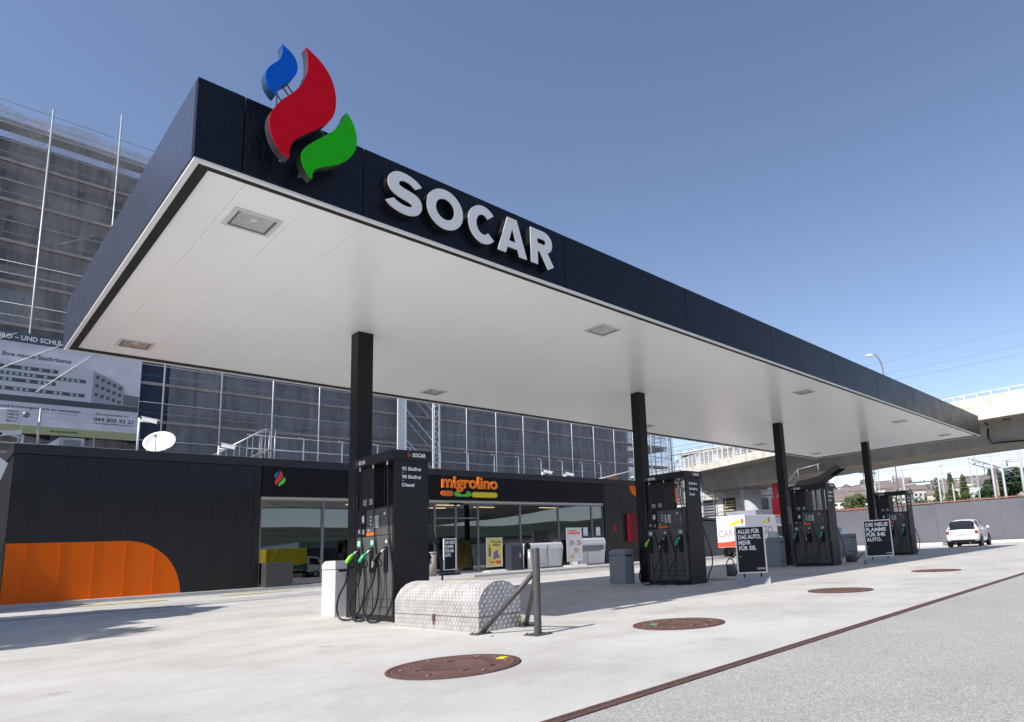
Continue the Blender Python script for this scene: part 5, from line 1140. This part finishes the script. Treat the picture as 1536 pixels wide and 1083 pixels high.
def car(loc, rz, label, paint, glass=None, group=None):
    t = thing('parked_car', label, 'car', loc, rz, group)
    S = [(-1.80, .42, .72, .66, .74, .60), (-1.77, .28, .93, .76, .95, .66), (-1.66, .24, .97, .80, 1.12, .62), (-1.50, .22, .985, .812, 1.40, .56), (-1.25, .20, .985, .82, 1.468, .565), (-.85, .19, .98, .825, 1.49, .575), (-.4, .18, .97, .825, 1.495, .58), (.05, .18, .96, .82, 1.465, .57), (.42, .18, .95, .815, 1.36, .55), (.90, .19, .94, .81, 1.02, .62), (1.25, .20, .90, .79, .93, .60), (1.55, .24, .80, .74, .83, .55), (1.72, .30, .68, .62, .70, .45)]
    rings = []
    for x, zb, zt_, w, zr, wr in S:
        h = [(w * .90, zb), (w * 1.0, zb + .14), (w * 1.02, (zb + zt_) / 2), (w * .99, zt_ - .06), (w * .955, zt_), (wr + .03, max(zt_ + .005, zr - .09)), (wr * .8, max(zt_ + .008, zr - .012)), (0, max(zt_ + .01, zr + .01))]
        rings.append([(x, -a, z) for a, z in h] + [(x, a, z) for a, z in reversed(h[:-1])])
    k = len(rings[0]); body, gl = MB(), MB(); vs = [v for r_ in rings for v in r_]
    gi = []
    for i in range(len(S) - 1):
        for j in range(k):
            f = (i * k + j, i * k + (j + 1) % k, (i + 1) * k + (j + 1) % k, (i + 1) * k + j)
            sideg = j in (4, k - 6) and 3 <= i <= 8 and i != 5
            rearg = j in (5, 6, 7, 8) and i in (1, 2); frontg = j in (5, 6, 7, 8) and i == 8
            if sideg or rearg or frontg: gi.append(f)
            body.f.append(f); body.sm.append(True)
    body.v = list(vs); body.f += [tuple(range(k)), tuple((len(S) - 1) * k + j for j in reversed(range(k)))]; body.sm += [False, False]
    b = build('body', body, paint, t, world=False); m_ = b.modifiers.new('subsurf', 'SUBSURF'); m_.levels = 1; m_.render_levels = 2
    for f in gi:
        P = [Vector(vs[i]) for i in f]; n = (P[1] - P[0]).cross(P[3] - P[0])
        if n.length < 1e-6: continue
        n.normalize(); c = sum(P, Vector()) / 4
        if n.dot(c - Vector((c.x * .8, 0, .7))) < 0: n = -n
        P = [p + n * .008 for p in P]; gl.add([tuple(c + n * .008 + (p - c - n * .008) * 1.0) for p in P], [(0, 1, 2, 3)], True)
    gl.v = [(a, b_ * .985, c) for a, b_, c in gl.v]
    build('window', gl, CGLASS, t, world=False, fix=False)
    for x in (-1.15, 1.15):
        for s in (-1, 1):
            mb = MB(); mb.lathe([(0, 0), (.36, 0), (.36, .03), (0, .03)], 24, Matrix.Translation((x, s * .80, .33)) @ Matrix.Rotation(-s * PI / 2, 4, 'X')); build('wheel_arch', mb, M_DARK, t, world=False)
            wheel(t, x, s * .755, .30, s)
    for s in (-1, 1):
        mb = MB(); mb.rbox(-1.80, -1.68, s * .62, s * .77, .70, .87, .03); build('tail_light', mb, mat('tail_red', (.45, .015, .01), rough=.2), t, world=False)
        mb = MB(); mb.rbox(1.50, 1.70, s * .45, s * .66, .60, .74, .03); build('headlight', mb, mat('lamp_clear', (.7, .72, .75), rough=.1), t, world=False)
        mb = MB(); mb.rbox(.50, .66, s * .84, s * .98, .96, 1.09, .03); build('mirror', mb, paint if s < 0 else paint, t, world=False)
    mb = MB(); mb.rbox(-1.83, -1.70, -.60, .60, .20, .40, .03); build('bumper_insert', mb, M_DARK, t, world=False)
    mb = MB(); mb.box(-1.825, -1.80, -.26, .26, .66, .77); p = build('number_plate', mb, M_WHITE, t, world=False)
    mb = MB(); mb.tube([(-1.86, .36, .22), (-1.7, .36, .22)], .04, 8); mb.tube([(-1.86, -.36, .22), (-1.7, -.36, .22)], .04, 8); build('exhaust', mb, RIM, t, world=False)
    mb = MB(); mb.box(-1.6, 1.5, -.7, .7, .14, .26); build('underbody', mb, M_DARK, t, world=False)
    return t
PW = mat('car_white', (.80, .80, .80), rough=.25, coat=.8); PG = mat('car_grey', (.28, .31, .33), rough=.3, metal=.5, coat=.8); PS = mat('car_silver', (.45, .47, .48), rough=.3, metal=.5, coat=.8)
car((39.6, 10.05, gh(39.6, 10)), R(4), 'small white hatchback parked by the grey noise barrier, seen from behind', PW)
car((33.2, 15.6, gh(33.2, 15.6)), R(186), 'grey hatchback half hidden behind the third fuel pump', PG)

def truck(loc, rz, label, boxcol, stripe, words, L_=4.2, h=2.75, full=True):
    t = thing('delivery_truck', label, 'truck', loc, rz)
    mb = MB(); mb.rbox(-L_ / 2, L_ / 2, -1.05, 1.05, .75, h, .03); b = build('cargo_box', mb, boxcol, t, world=False)
    for s in (-1, 1):
        mb = MB(); P = [(-L_ / 2 + .02, .78), (L_ / 2 - .02, .78), (L_ / 2 - .02, 1.45), (L_ * .2, 1.22), (-L_ * .2, 1.12), (-L_ / 2 + .02, 1.1)]; mb.prism(P, lambda a, b_: (a, s * 1.051, b_), lambda a, b_: (a, s * 1.056, b_)); build('stripe', mb, stripe, b, world=False)
    if words:
        mb = MB(); add_text(mb, words, (-L_ / 2 + .25, -1.060, 1.5), (1, 0, 0), (0, 0, 1), .75, .01, .001, w=L_ * .8); build('lettering', mb, mat('faded_violet', (.45, .30, .38), rough=.5), b, world=False)
        mb = MB(); mb.prism([(.2, 2.15), (1.0, 2.3), (1.0, 2.5), (.75, 2.45), (.2, 2.3)], lambda a, b_: (a, -1.057, b_), lambda a, b_: (a, -1.060, b_)); build('yellow_mark', mb, mat('mark_yellow', (.75, .70, .05), rough=.5), b, world=False)
        mb = MB(); mb.box(1.02, 1.2, -1.060, -1.056, 2.28, 2.58); build('red_mark', mb, mat('mark_red', (.7, .05, .04), rough=.5), b, world=False)
    if words:
        X_ = -L_ / 2
        mb = MB(); add_text(mb, words, (X_ - .006, .93, 1.42), (0, -1, .0), (0, 0, 1), .62, .012, .001, w=1.9); build('lettering', mb, mat('faded_violet', (.45, .30, .38)), b, world=False)
        mb = MB(); mb.prism([(1.03, .78), (-1.03, .78), (-1.03, 1.30), (-.4, 1.18), (.3, 1.10), (1.03, 1.08)], lambda a, b_: (X_ - .001, a, b_), lambda a, b_: (X_ - .005, a, b_)); build('stripe', mb, stripe, b, world=False)
        mb = MB(); mb.prism([(.1, 2.05), (-.75, 2.25), (-.75, 2.45), (-.4, 2.4), (.1, 2.2)], lambda a, b_: (X_ - .001, a, b_), lambda a, b_: (X_ - .005, a, b_)); build('yellow_mark', mb, mat('mark_yellow', (.75, .70, .05)), b, world=False)
        mb = MB(); mb.box(X_ - .005, X_ - .001, -.92, -.78, 2.2, 2.5); build('red_mark', mb, mat('mark_red', (.7, .05, .04)), b, world=False)
    cb = MB(); cb.prism([(L_ / 2 + .05, .55), (L_ / 2 + 1.75, .55), (L_ / 2 + 1.8, 1.1), (L_ / 2 + 1.55, 1.3), (L_ / 2 + 1.1, 2.1), (L_ / 2 + .05, 2.2)], lambda a, b_: (a, .98, b_), lambda a, b_: (a, -.98, b_)); c = build('cab', cb, M_WHITE, t, world=False)
    for s in (-1, 1):
        mb = MB(); mb.prism([(L_ / 2 + .25, 1.3), (L_ / 2 + 1.35, 1.3), (L_ / 2 + 1.0, 1.95), (L_ / 2 + .25, 2.02)], lambda a, b_: (a, s * .981, b_), lambda a, b_: (a, s * .988, b_)); build('window', mb, CGLASS, c, world=False)
    mb = MB(); mb.quad((L_ / 2 + 1.575, -.85, 1.33), (L_ / 2 + 1.575, .85, 1.33), (L_ / 2 + 1.14, .8, 2.06), (L_ / 2 + 1.14, -.8, 2.06)); build('windscreen', mb, CGLASS, c, world=False, fix=False)
    mb = MB(); mb.box(-L_ / 2 + .1, L_ / 2 + 1.6, -.45, .45, .45, .7); build('chassis', mb, M_DARK, t, world=False)
    for x in (-L_ / 2 + .9, L_ / 2 + .9):
        for s in (-1, 1): wheel(t, x, s * .86, .38, s, .26)
    return t
truck((37.1, 22.75, gh(37, 23) - .05), R(2), 'white and red delivery truck lettered CARGO behind the second pump', M_WHITE, mat('truck_red', (.75, .09, .04), rough=.4), 'CARGO')
truck((25.2, -15.2, 0), R(2), 'yellow box truck across the road, mirrored in the left shop window', mat('truck_yellow', (.80, .62, .01), rough=.4), mat('truck_teal', (.04, .15, .15), rough=.4), None, 3.8, 3.1)

# ------------------------------------------------------------------ noise barrier
t = thing('noise_barrier', 'long grey glossy noise barrier wall with rusty top edge beyond the forecourt', 'barrier', (47.5, 10, 0))
NBM = mat('barrier_grey', (.15, .15, .17), rough=.14, var=.10, scale=.5, bump=.05, bscale=2)
y = -58.0
while y < 46:
    mb = MB(); mb.rbox(47.46, 47.54, y + .03, y + 3.97, .02, 2.78, .01)
    for k in range(1, 8): mb.box(47.4565, 47.4595, y + .05, y + 3.95, k * .345 + .01, k * .345 + .016)
    build('panel', mb, NBM, t)
    mb = MB(); mb.box(47.41, 47.59, y - .029, y + .029, -.2, 2.8); build('post', mb, mat('barrier_post', (.16, .16, .17), rough=.5), t)
    y += 4.0
mb = MB(); mb.box(47.38, 47.62, -58, 46, 2.805, 2.87); build('cap', mb, mat('cap_rust', (.35, .15, .11), rough=.7, var=.2), t)
mb = MB(); mb.rbox(46.85, 47.25, -58, 12.2, -.25, .11, .015); mb.rbox(46.85, 47.25, 13.6, 46, -.25, .11, .015); struct('kerb', mb, mat('kerb_white', (.68, .67, .64), rough=.8, var=.08), label='whitish kerb along the noise barrier')

# ------------------------------------------------------------------ railway masts and wires beyond
def mast(x, y, h, w, label, cat_='mast', arms=(), lattice=False, slim=False, box=False, m_=None):
    t = thing('railway_mast', label, 'mast', (x, y, 0), 0, None); m_ = m_ or M_GALV
    mb = MB()
    if lattice:
        for a in (-w / 2, w / 2): mb.bar((x, y + a, 0), (x, y + a, h), .09)
        z = 0
        while z < h - .6: mb.bar((x, y - w / 2, z), (x, y + w / 2, z + .6), .05); mb.bar((x, y + w / 2, z), (x, y - w / 2, z + .6), .05); z += .6
    else: mb.tube([(x, y, 0), (x, y, h)], [w / 2, w / 2 * .75], 8)
    build('pole', mb, m_, t)
    for (z, dy) in arms:
        mb = MB(); mb.tube([(x, y, z), (x, y + dy, z + .15)], .05, 5); mb.tube([(x, y, z + .9), (x, y + dy * .9, z + .2)], .035, 5); mb.tube([(x, y + dy * .5, z + .08), (x, y + dy * 1.1, z - .5)], .035, 5); a = build('arm', mb, M_GALV, t)
        mb = MB(); mb.lathe([(0, -.3), (.1, -.22), (.06, -.1), (.1, 0), (.06, .12), (.1, .22), (0, .3)], 8, Matrix.Translation((x, y + dy * .9, z - .2))); build('insulator', mb, mat('insulator_brown', (.05, .03, .03), rough=.3), a)
    if box: mb = MB(); mb.box(x - .3, x + .3, y - .3, y + .3, h - 2.6, h - 1.4); build('transformer', mb, M_DARK, t)
    return t
MW = mat('mast_pale', (.42, .43, .43), rough=.6, var=.1)
mast(88.6, 15.7, 11.6, .42, 'tallest pale mast at the right edge before the dark trees', arms=((8.6, 1.6),), m_=MW)
mast(87.6, 20.7, 9.7, .7, 'lattice mast carrying the left end of the right hand portal', lattice=True, m_=MW)
mast(88.0, 18.7, 10.2, .36, 'round pale mast in the middle of the portal', m_=MW)
mast(92.0, 19.2, 8.8, .30, 'thin brown mast behind the middle of the portal', m_=mat('mast_rust', (.40, .28, .24), rough=.7))
mast(88.2, 17.65, 8.9, .34, 'mast with a dark transformer right of the middle portal mast', arms=((7.6, -1.2),), m_=MW)
mast(86.6, 24.6, 7.3, .26, 'slim mast standing between the two left poplars', arms=((6.4, .8),), m_=MW)
mast(86.9, 23.1, 6.6, .22, 'slim pale mast right of the middle poplar', m_=MW)
mast(84.3, 31.5, 11.2, .55, 'lattice mast just right of the fourth column', lattice=True, arms=((7.5, 1.5),), m_=MW)
mast(85.4, 28.5, 9.0, .28, 'hooked mast above the farthest fuel pump', arms=((8.0, 1.4), (6.4, 1.0)), m_=MW)
mast(80.7, 41.0, 9.0, .3, 'mast partly hidden by the third fuel pump', arms=((7.9, -1.4),), m_=MW)
def portal(a, b, label, drops):
    a, b = Vector(a), Vector(b); t = thing('portal_beam', label, 'portal', tuple(a)); mb = MB()
    for dz in (0, -.6): mb.bar(a + Vector((0, 0, dz)), b + Vector((0, 0, dz)), .12)
    n = 12
    for k in range(n): p, q = a.lerp(b, k / n), a.lerp(b, (k + 1) / n); mb.bar(p + Vector((0, 0, -.6 if k % 2 else 0)), q + Vector((0, 0, 0 if k % 2 else -.6)), .05)
    build('truss', mb, mat('truss_dark', (.10, .11, .13), rough=.6), t)
    for f in drops:
        p = a.lerp(b, f); mb = MB(); mb.tube([p, p + Vector((0, 0, -1.6))], .035, 5); mb.tube([p + Vector((0, .5, -1.9)), p + Vector((0, 0, -1.6)), p + Vector((0, -.5, -1.95))], .03, 5)
        mb.lathe([(0, -.2), (.09, -.1), (.05, 0), (.09, .1), (0, .2)], 8, Matrix.Translation(p + Vector((0, 0, -.9)))); build('drop_arm', mb, mat('truss_dark', (.10, .11, .13)), t)
portal((87.6, 20.7, 9.4), (88.9, 16.9, 7.6), 'dark lattice portal beam between the masts right of the poplars', (.3, .6, .8))
portal((78.6, 36.0, 10.0), (84.3, 31.5, 9.3), 'dark lattice portal beam between the third and fourth columns', (.25, .75))
mast(78.6, 36.0, 10.2, .5, 'lattice mast behind the third fuel pump', lattice=True, m_=MW)
rr = random.Random(21)
wl_ = [((75, 60, 9.5), (97, -10, 10.0)), ((75, 60, 9.0), (97, -10, 9.2)), ((78, 60, 8.2), (99, -10, 8.6)), ((76, 60, 7.4), (98, -10, 7.9)), ((77, 60, 6.8), (98, -10, 7.3)), ((80, 60, 10.6), (99, -10, 11.4)), ((78, 60, 6.1), (97, -10, 6.5)), ((95.1, 45.0, 26.2), (100, 2, 28.6)), ((95.0, 46, 24.8), (100, 2, 25.8)), ((95.0, 46, 23.6), (100, 2, 24.6))]
for k, (a, b) in enumerate(wl_):
    a, b = Vector(a), Vector(b); pts = []
    for i in range(15): f = i / 14; p = a.lerp(b, f); p.z -= .5 * 4 * f * (1 - f) * (.5 if k < 7 else 1); pts.append(p)
    mb = MB(); mb.tube(pts, .022 if k < 7 else .016, 4, cap=False); o = build('overhead_wire', mb, mat('wire_grey', (.18, .2, .24), rough=.6)); tag(o, 'thin overhead railway wire strung between the masts' if k < 7 else 'thin high cable crossing the open sky above the canopy', 'wire', 'railway wires between the masts' if k < 7 else 'high cables in the sky')
t = thing('street_lamp', 'curved street lamp rising above the far canopy edge', 'street lamp', (113.4, 39.0, 0))
mb = MB(); mb.tube(cat([(113.4, 38.9, 0), (113.4, 38.9, 15), (113.45, 38.95, 27), (113.4, 39.1, 30.5), (113.2, 39.7, 32.3), (113.1, 40.3, 32.8)]), .11, 8); build('pole', mb, M_FRAME, t)
mb = MB(); mb.lathe([(0, .25), (.35, .22), (.62, .0), (.45, -.22), (0, -.3)], 14, Matrix.Translation((113.1, 40.9, 32.7)) @ Matrix.Rotation(.25, 4, 'X') @ Matrix.Diagonal((.8, 1.3, 1, 1))); build('lamp_head', mb, M_WHITE, t)
t = thing('flood_lamp', 'small white flood lamp on a thin pole above the left poplar', 'lamp', (90, 26, 0))
mb = MB(); mb.tube([(88.9, 24.75, 0), (88.9, 24.75, 9.2)], .07, 6); build('pole', mb, MW, t); mb = MB(); mb.box(88.7, 89.1, 24.45, 25.0, 9.2, 9.42); build('lamp_head', mb, M_WHITE, t)

# ------------------------------------------------------------------ trees
LDARK = leaf_mat('leaf_dark', (.018, .045, .018), (.05, .085, .028)); LMID = leaf_mat('leaf_mid', (.035, .07, .02), (.085, .12, .035)); LPOP = leaf_mat('leaf_poplar', (.055, .085, .022), (.13, .15, .04))
BARK = mat('bark', (.09, .07, .05), rough=.9, var=.3, scale=5, bump=.5, bscale=12)
def tree(name, loc, h, r, label, lm, seed, kind='round', n=2600, group=None, s=.22, vis=True):
    t = thing(name, label, 'tree', loc, 0, group); rr = random.Random(seed); mb = MB(); th = h * (.12 if kind == 'column' else .38)
    mb.tube(cat([(0, 0, -.2), (rr.uniform(-.1, .1), rr.uniform(-.1, .1), th), (rr.uniform(-.3, .3), rr.uniform(-.3, .3), h * .75)]), [r * .11] + [r * .09] * 5 + [r * .07] * 5 + [r * .03] * 2, 9)
    cl = []
    if kind == 'column':
        for k in range(60):
            f = rr.random(); z = h * (.06 + .92 * f); rad = r * (math.sin(PI * min(1, f * .9 + .18)) ** .8); a = rr.random() * 2 * PI; d = rad * rr.random() ** .5 * .75
            cl.append(((math.cos(a) * d, math.sin(a) * d, z), r * rr.uniform(.22, .38), 1.9))
    else:
        for k in range(34):
            d = Vector((rr.gauss(0, 1), rr.gauss(0, 1), rr.gauss(0, .85))).normalized() * r * rr.uniform(.35, .92)
            c = (d.x, d.y, h - r * .95 + d.z * .95); cl.append((c, r * rr.uniform(.22, .40), .8))
            if k % 3 == 0: mb.tube([(0, 0, th * rr.uniform(.8, 1.3)), (d.x * .5, d.y * .5, (th + c[2]) / 2), c], [r * .05, r * .035, r * .015], 6)
    build('trunk', mb, BARK, t, world=False)
    mb = MB(); per = max(8, n // len(cl))
    for c, rad, sq in cl: leafball(mb, c, rad, per, s, rr, sq)
    build('crown', mb, lm, t, world=False, fix=False); return t
tree('poplar_tree', (105.7, 30.4, 0), 8.7, 1.15, 'leftmost of the three slim poplars beyond the barrier', LPOP, 1, 'column', 5200, 'slim poplars beyond the barrier', .16)
tree('poplar_tree', (106.2, 28.5, 0), 9.3, 1.25, 'middle one of the three slim poplars beyond the barrier', LPOP, 2, 'column', 5200, 'slim poplars beyond the barrier', .16)
tree('poplar_tree', (106.6, 26.8, 0), 9.1, 1.2, 'rightmost of the three slim poplars beyond the barrier', LPOP, 3, 'column', 5200, 'slim poplars beyond the barrier', .16)
tree('bushy_tree', (102.5, 42.2, 0), 7.6, 2.0, 'bright green bushy tree left of the fourth column', LPOP, 4, 'round', 4200, None, .22)
tree('dark_tree', (109, 21.6, 0), 9.8, 2.9, 'dark dense tree left of the tallest pale mast', LDARK, 5, 'round', 7500, None, .28)
tree('dark_tree', (109, 17.2, 0), 10.4, 3.0, 'dark dense tree at the right edge of the picture', LDARK, 6, 'round', 7500, None, .28)
tree('dark_tree', (108, 24.1, 0), 7.2, 1.7, 'low dark tree between the poplars and the portal', LDARK, 7, 'round', 3600, None, .25)
tree('dark_tree', (112, 12.0, 0), 10.0, 3.4, 'broad dark tree beyond the right frame edge', LDARK, 8, 'round', 2500, None, .26)
# trees left of the frame; their shade falls on the concrete and the shop wall
tree('plane_tree', (-8.4, 17.1, 0), 11.6, 4.5, 'big leafy tree left of the picture shading the concrete', LMID, 9, 'round', 14000, None, .24)
tree('plane_tree', (-4.0, 18.6, 0), 9.0, 2.4, 'smaller leafy tree left of the picture before the shop corner', LMID, 12, 'round', 5000, None, .2)
tree('plane_tree', (-8.5, 26.2, 0), 12.5, 3.2, 'tall leafy tree beside the left end of the shop', LMID, 10, 'round', 7000, None, .26)

# ------------------------------------------------------------------ hills all round, hillside houses, far wood
def hprof(az):   # ridge height in metres at 620 m for an azimuth in degrees
    s = math.sin(R(az))
    base = 33 + 5 * math.sin(R(az * 3 + 40)) + 3.5 * math.sin(R(az * 7)) + 1.6 * math.sin(R(az * 19 + 10)) + .8 * math.sin(R(az * 41))
    if az < -20 or az > 200: base = 43 + 6 * math.sin(R(az * 2.5)) + 2 * math.sin(R(az * 9))
    return base
def hz(az, r_): 
    if r_ <= 230: return -.3
    f = min(1, (r_ - 230) / 390.0); return -.3 + hprof(az) * (f ** 1.25) if r_ <= 620 else hprof(az) + (r_ - 620) * .012
radii = [225, 260, 300, 350, 400, 450, 500, 550, 590, 620, 680, 800, 1100]; NA = 360; mb = MB()
vs = [(math.cos(R(a)) * r_, math.sin(R(a)) * r_, hz(a if a <= 180 else a - 360, r_)) for r_ in radii for a in range(NA)]
mb.add(vs, [(i * NA + j, i * NA + (j + 1) % NA, (i + 1) * NA + (j + 1) % NA, (i + 1) * NA + j) for i in range(len(radii) - 1) for j in range(NA)], True)
struct('hills', mb, mat('hill_green', (.055, .075, .045), rough=.95, var=.5, scale=.03), label='low wooded hills round the town')
rr = random.Random(31); mb = MB()
for _ in range(5200):
    az = rr.uniform(2, 48); r_ = 620 - 330 * rr.random() ** 2.2; z = hz(az, r_)
    x, y = math.cos(R(az)) * r_, math.sin(R(az)) * r_; s = rr.uniform(1.3, 3.2)
    for k in range(7):
        d = Vector((rr.gauss(0, 1), rr.gauss(0, 1), abs(rr.gauss(0, .8)))) * s * .6; a = Vector((rr.uniform(-1, 1), rr.uniform(-1, 1), rr.uniform(-1, 1))).normalized(); b = a.orthogonal().normalized(); c = Vector((x, y, z + s * .5)) + d; q = s * .45
        mb.add([c - a * q, c + b * q * .7, c + a * q, c - b * q * .7], [(0, 1, 2, 3)])
struct('far_wood', mb, leaf_mat('leaf_far', (.045, .07, .045), (.085, .11, .065)), 'stuff', 'distant wood covering the hill slopes', fix=False)
protos = []
for pi, (wc, rc, w, d, h) in enumerate((((.66, .64, .58), (.22, .13, .10), 12, 10, 7), ((.60, .52, .42), (.24, .15, .12), 14, 9, 6), ((.72, .72, .70), (.25, .24, .25), 18, 11, 9), ((.64, .60, .52), (.20, .12, .10), 10, 9, 8))):
    t = bpy.data.objects.new('hillside_house', None); C.objects.link(t); t['category'] = 'house'; t['group'] = 'small houses on the far hillside'; t['label'] = 'small pale house on the far hillside beyond the barrier'
    mb = MB(); mb.box(-d / 2, d / 2, -w / 2, w / 2, -3, h); wll = build('wall', mb, mat('house_wall_%s' % 'abcd'[pi], wc, rough=.8), t, world=False)
    mb = MB(); mb.prism([(-d / 2 - .6, h), (d / 2 + .6, h), (0, h + (3.2 if pi != 2 else .6))], lambda a, b: (a, w / 2 + .5, b), lambda a, b: (a, -w / 2 - .5, b)); build('roof', mb, mat('house_roof_%s' % 'abcd'[pi], tuple(.5 * c + .09 for c in rc), rough=.8), t, world=False)
    mb = MB()
    for k in range(int(w / 3)):
        for z in (1.3, 4.2): mb.box(-d / 2 - .06, -d / 2 - .01, -w / 2 + 1 + k * 2.8, -w / 2 + 2.4 + k * 2.8, z, z + 1.4)
    build('windows', mb, M_HOLE, wll, world=False); protos.append(t)
cnt = 0; used = set()
for k in range(118):
    az = rr.uniform(6, 33); r_ = rr.uniform(400, 585)
    p = protos[rr.randrange(4)]; o = p if p.name not in used else copy_tree(p); used.add(p.name) if o is p else None
    o.location = (math.cos(R(az)) * r_, math.sin(R(az)) * r_, hz(az, r_) - .3); o.rotation_euler = (0, 0, R(az + rr.choice((0, 0, 90, 20, -25))))
# buildings behind the photographer, mirrored in the shop glass
t = thing('warehouse', 'low dark warehouse with teal roof edge behind the photographer', 'building', (36, -22, 0))
mb = MB(); mb.box(28.5, 60, -30, -19, 0, 3.2); build('wall', mb, mat('ware_dark', (.05, .055, .06), rough=.6), t); mb = MB(); mb.box(28, 60.5, -30.5, -18.6, 3.2, 3.9); build('roof', mb, mat('ware_teal', (.16, .24, .24), rough=.5), t)
for k in range(6): mast(12 + k * 11, -34 - (k % 2) * 6, 9.5, .3, ('thin mast behind the photographer, number of arms one, %s' % ('west', 'near west', 'middle west', 'middle east', 'near east', 'east')[k]), arms=((8.2, 1.2),)) if False else None
# totem at the far left edge
t = thing('totem_sign', 'white rounded totem board with dark red and lime bands cut by the left edge', 'sign', (1.0, 24.2, 0))
mb = MB(); mb.prism([(-1.5, 3.15), (1.38, 3.1), (1.62, 4.1), (1.45, 4.25), (-1.5, 4.5)], lambda a, b: (a, 24.3, b), lambda a, b: (a, 24.15, b)); build('board', mb, M_WHITE, t)
mb = MB(); mb.box(.2, 1.56, 24.18, 24.3, 2.72, 3.5); build('red_band', mb, mat('band_red', (.22, .01, .015), rough=.5), t) if False else None
mb = MB(); mb.box(1.0, 1.47, 24.1, 24.14, 2.95, 3.6); build('red_band', mb, mat('band_red', (.22, .01, .015), rough=.5), t)
mb = MB(); mb.box(.6, 1.44, 24.1, 24.14, 2.66, 2.93); build('lime_band', mb, mat('band_lime', (.55, .75, .02), rough=.5), t)
mb = MB(); mb.box(.9, 1.2, 24.16, 24.3, gh(1, 24) - .1, 3.12); build('post', mb, M_FRAME, t)

# ------------------------------------------------------------------ camera, light, sky
f_, cx_, cy_ = 958.395, 942.759, 658.740
Mr = [[0.6685092, -0.7418226, -0.0528641], [0.0883446, 0.1497903, -0.9847630], [0.7384380, 0.6536528, 0.1656722]]
cam = bpy.data.cameras.new('camera'); co = bpy.data.objects.new('camera', cam); C.objects.link(co)
cam.sensor_fit = 'HORIZONTAL'; cam.sensor_width = 36; cam.lens = f_ / 1536 * 36; cam.shift_x = (768 - cx_) / 1536; cam.shift_y = (cy_ - 541.5) / 1536
cam.clip_start = 0.05; cam.clip_end = 6000
rt, dn, fw = [Vector(r) for r in Mr]
co.matrix_world = Matrix(((rt.x, -dn.x, -fw.x, 0), (rt.y, -dn.y, -fw.y, 0), (rt.z, -dn.z, -fw.z, 0.95), (0, 0, 0, 1)))
scn.camera = co
SUN_EL, SUN_DIR = R(46.2), Vector((1, 0.045, 0)).normalized()   # light travels towards +X
sl = bpy.data.lights.new('sun', 'SUN'); sl.energy = 4.3; sl.angle = R(0.53); sl.color = (1.0, 0.955, 0.89)
so = bpy.data.objects.new('sun', sl); C.objects.link(so)
ld = Vector((SUN_DIR.x * math.cos(SUN_EL), SUN_DIR.y * math.cos(SUN_EL), -math.sin(SUN_EL)))
so.rotation_euler = ld.to_track_quat('-Z', 'Y').to_euler()
w = bpy.data.worlds.new('World'); scn.world = w; w.use_nodes = True; nt = w.node_tree; bg = nt.nodes['Background']
sky = nt.nodes.new('ShaderNodeTexSky'); sky.sky_type = 'NISHITA'; sky.sun_disc = False; sky.sun_elevation = SUN_EL
to_sun = -ld; sky.sun_rotation = math.atan2(to_sun.x, to_sun.y); sky.altitude = 400; sky.air_density = 1.0; sky.dust_density = 0.4; sky.ozone_density = 2.0
tn = nt.nodes.new('ShaderNodeMix'); tn.data_type = 'RGBA'; tn.blend_type = 'MULTIPLY'; tn.inputs[0].default_value = 1; tn.inputs[7].default_value = (1.11, 1.0, 0.985, 1)
nt.links.new(sky.outputs[0], tn.inputs[6]); nt.links.new(tn.outputs[2], bg.inputs[0]); bg.inputs['Strength'].default_value = 0.13
scn.view_settings.view_transform = 'Standard'; scn.view_settings.look = 'None'; scn.view_settings.gamma = 1; scn.view_settings.exposure = 0.42
scn.cycles.max_bounces = 8; scn.cycles.diffuse_bounces = 5; scn.cycles.transparent_max_bounces = 24; scn.cycles.glossy_bounces = 4
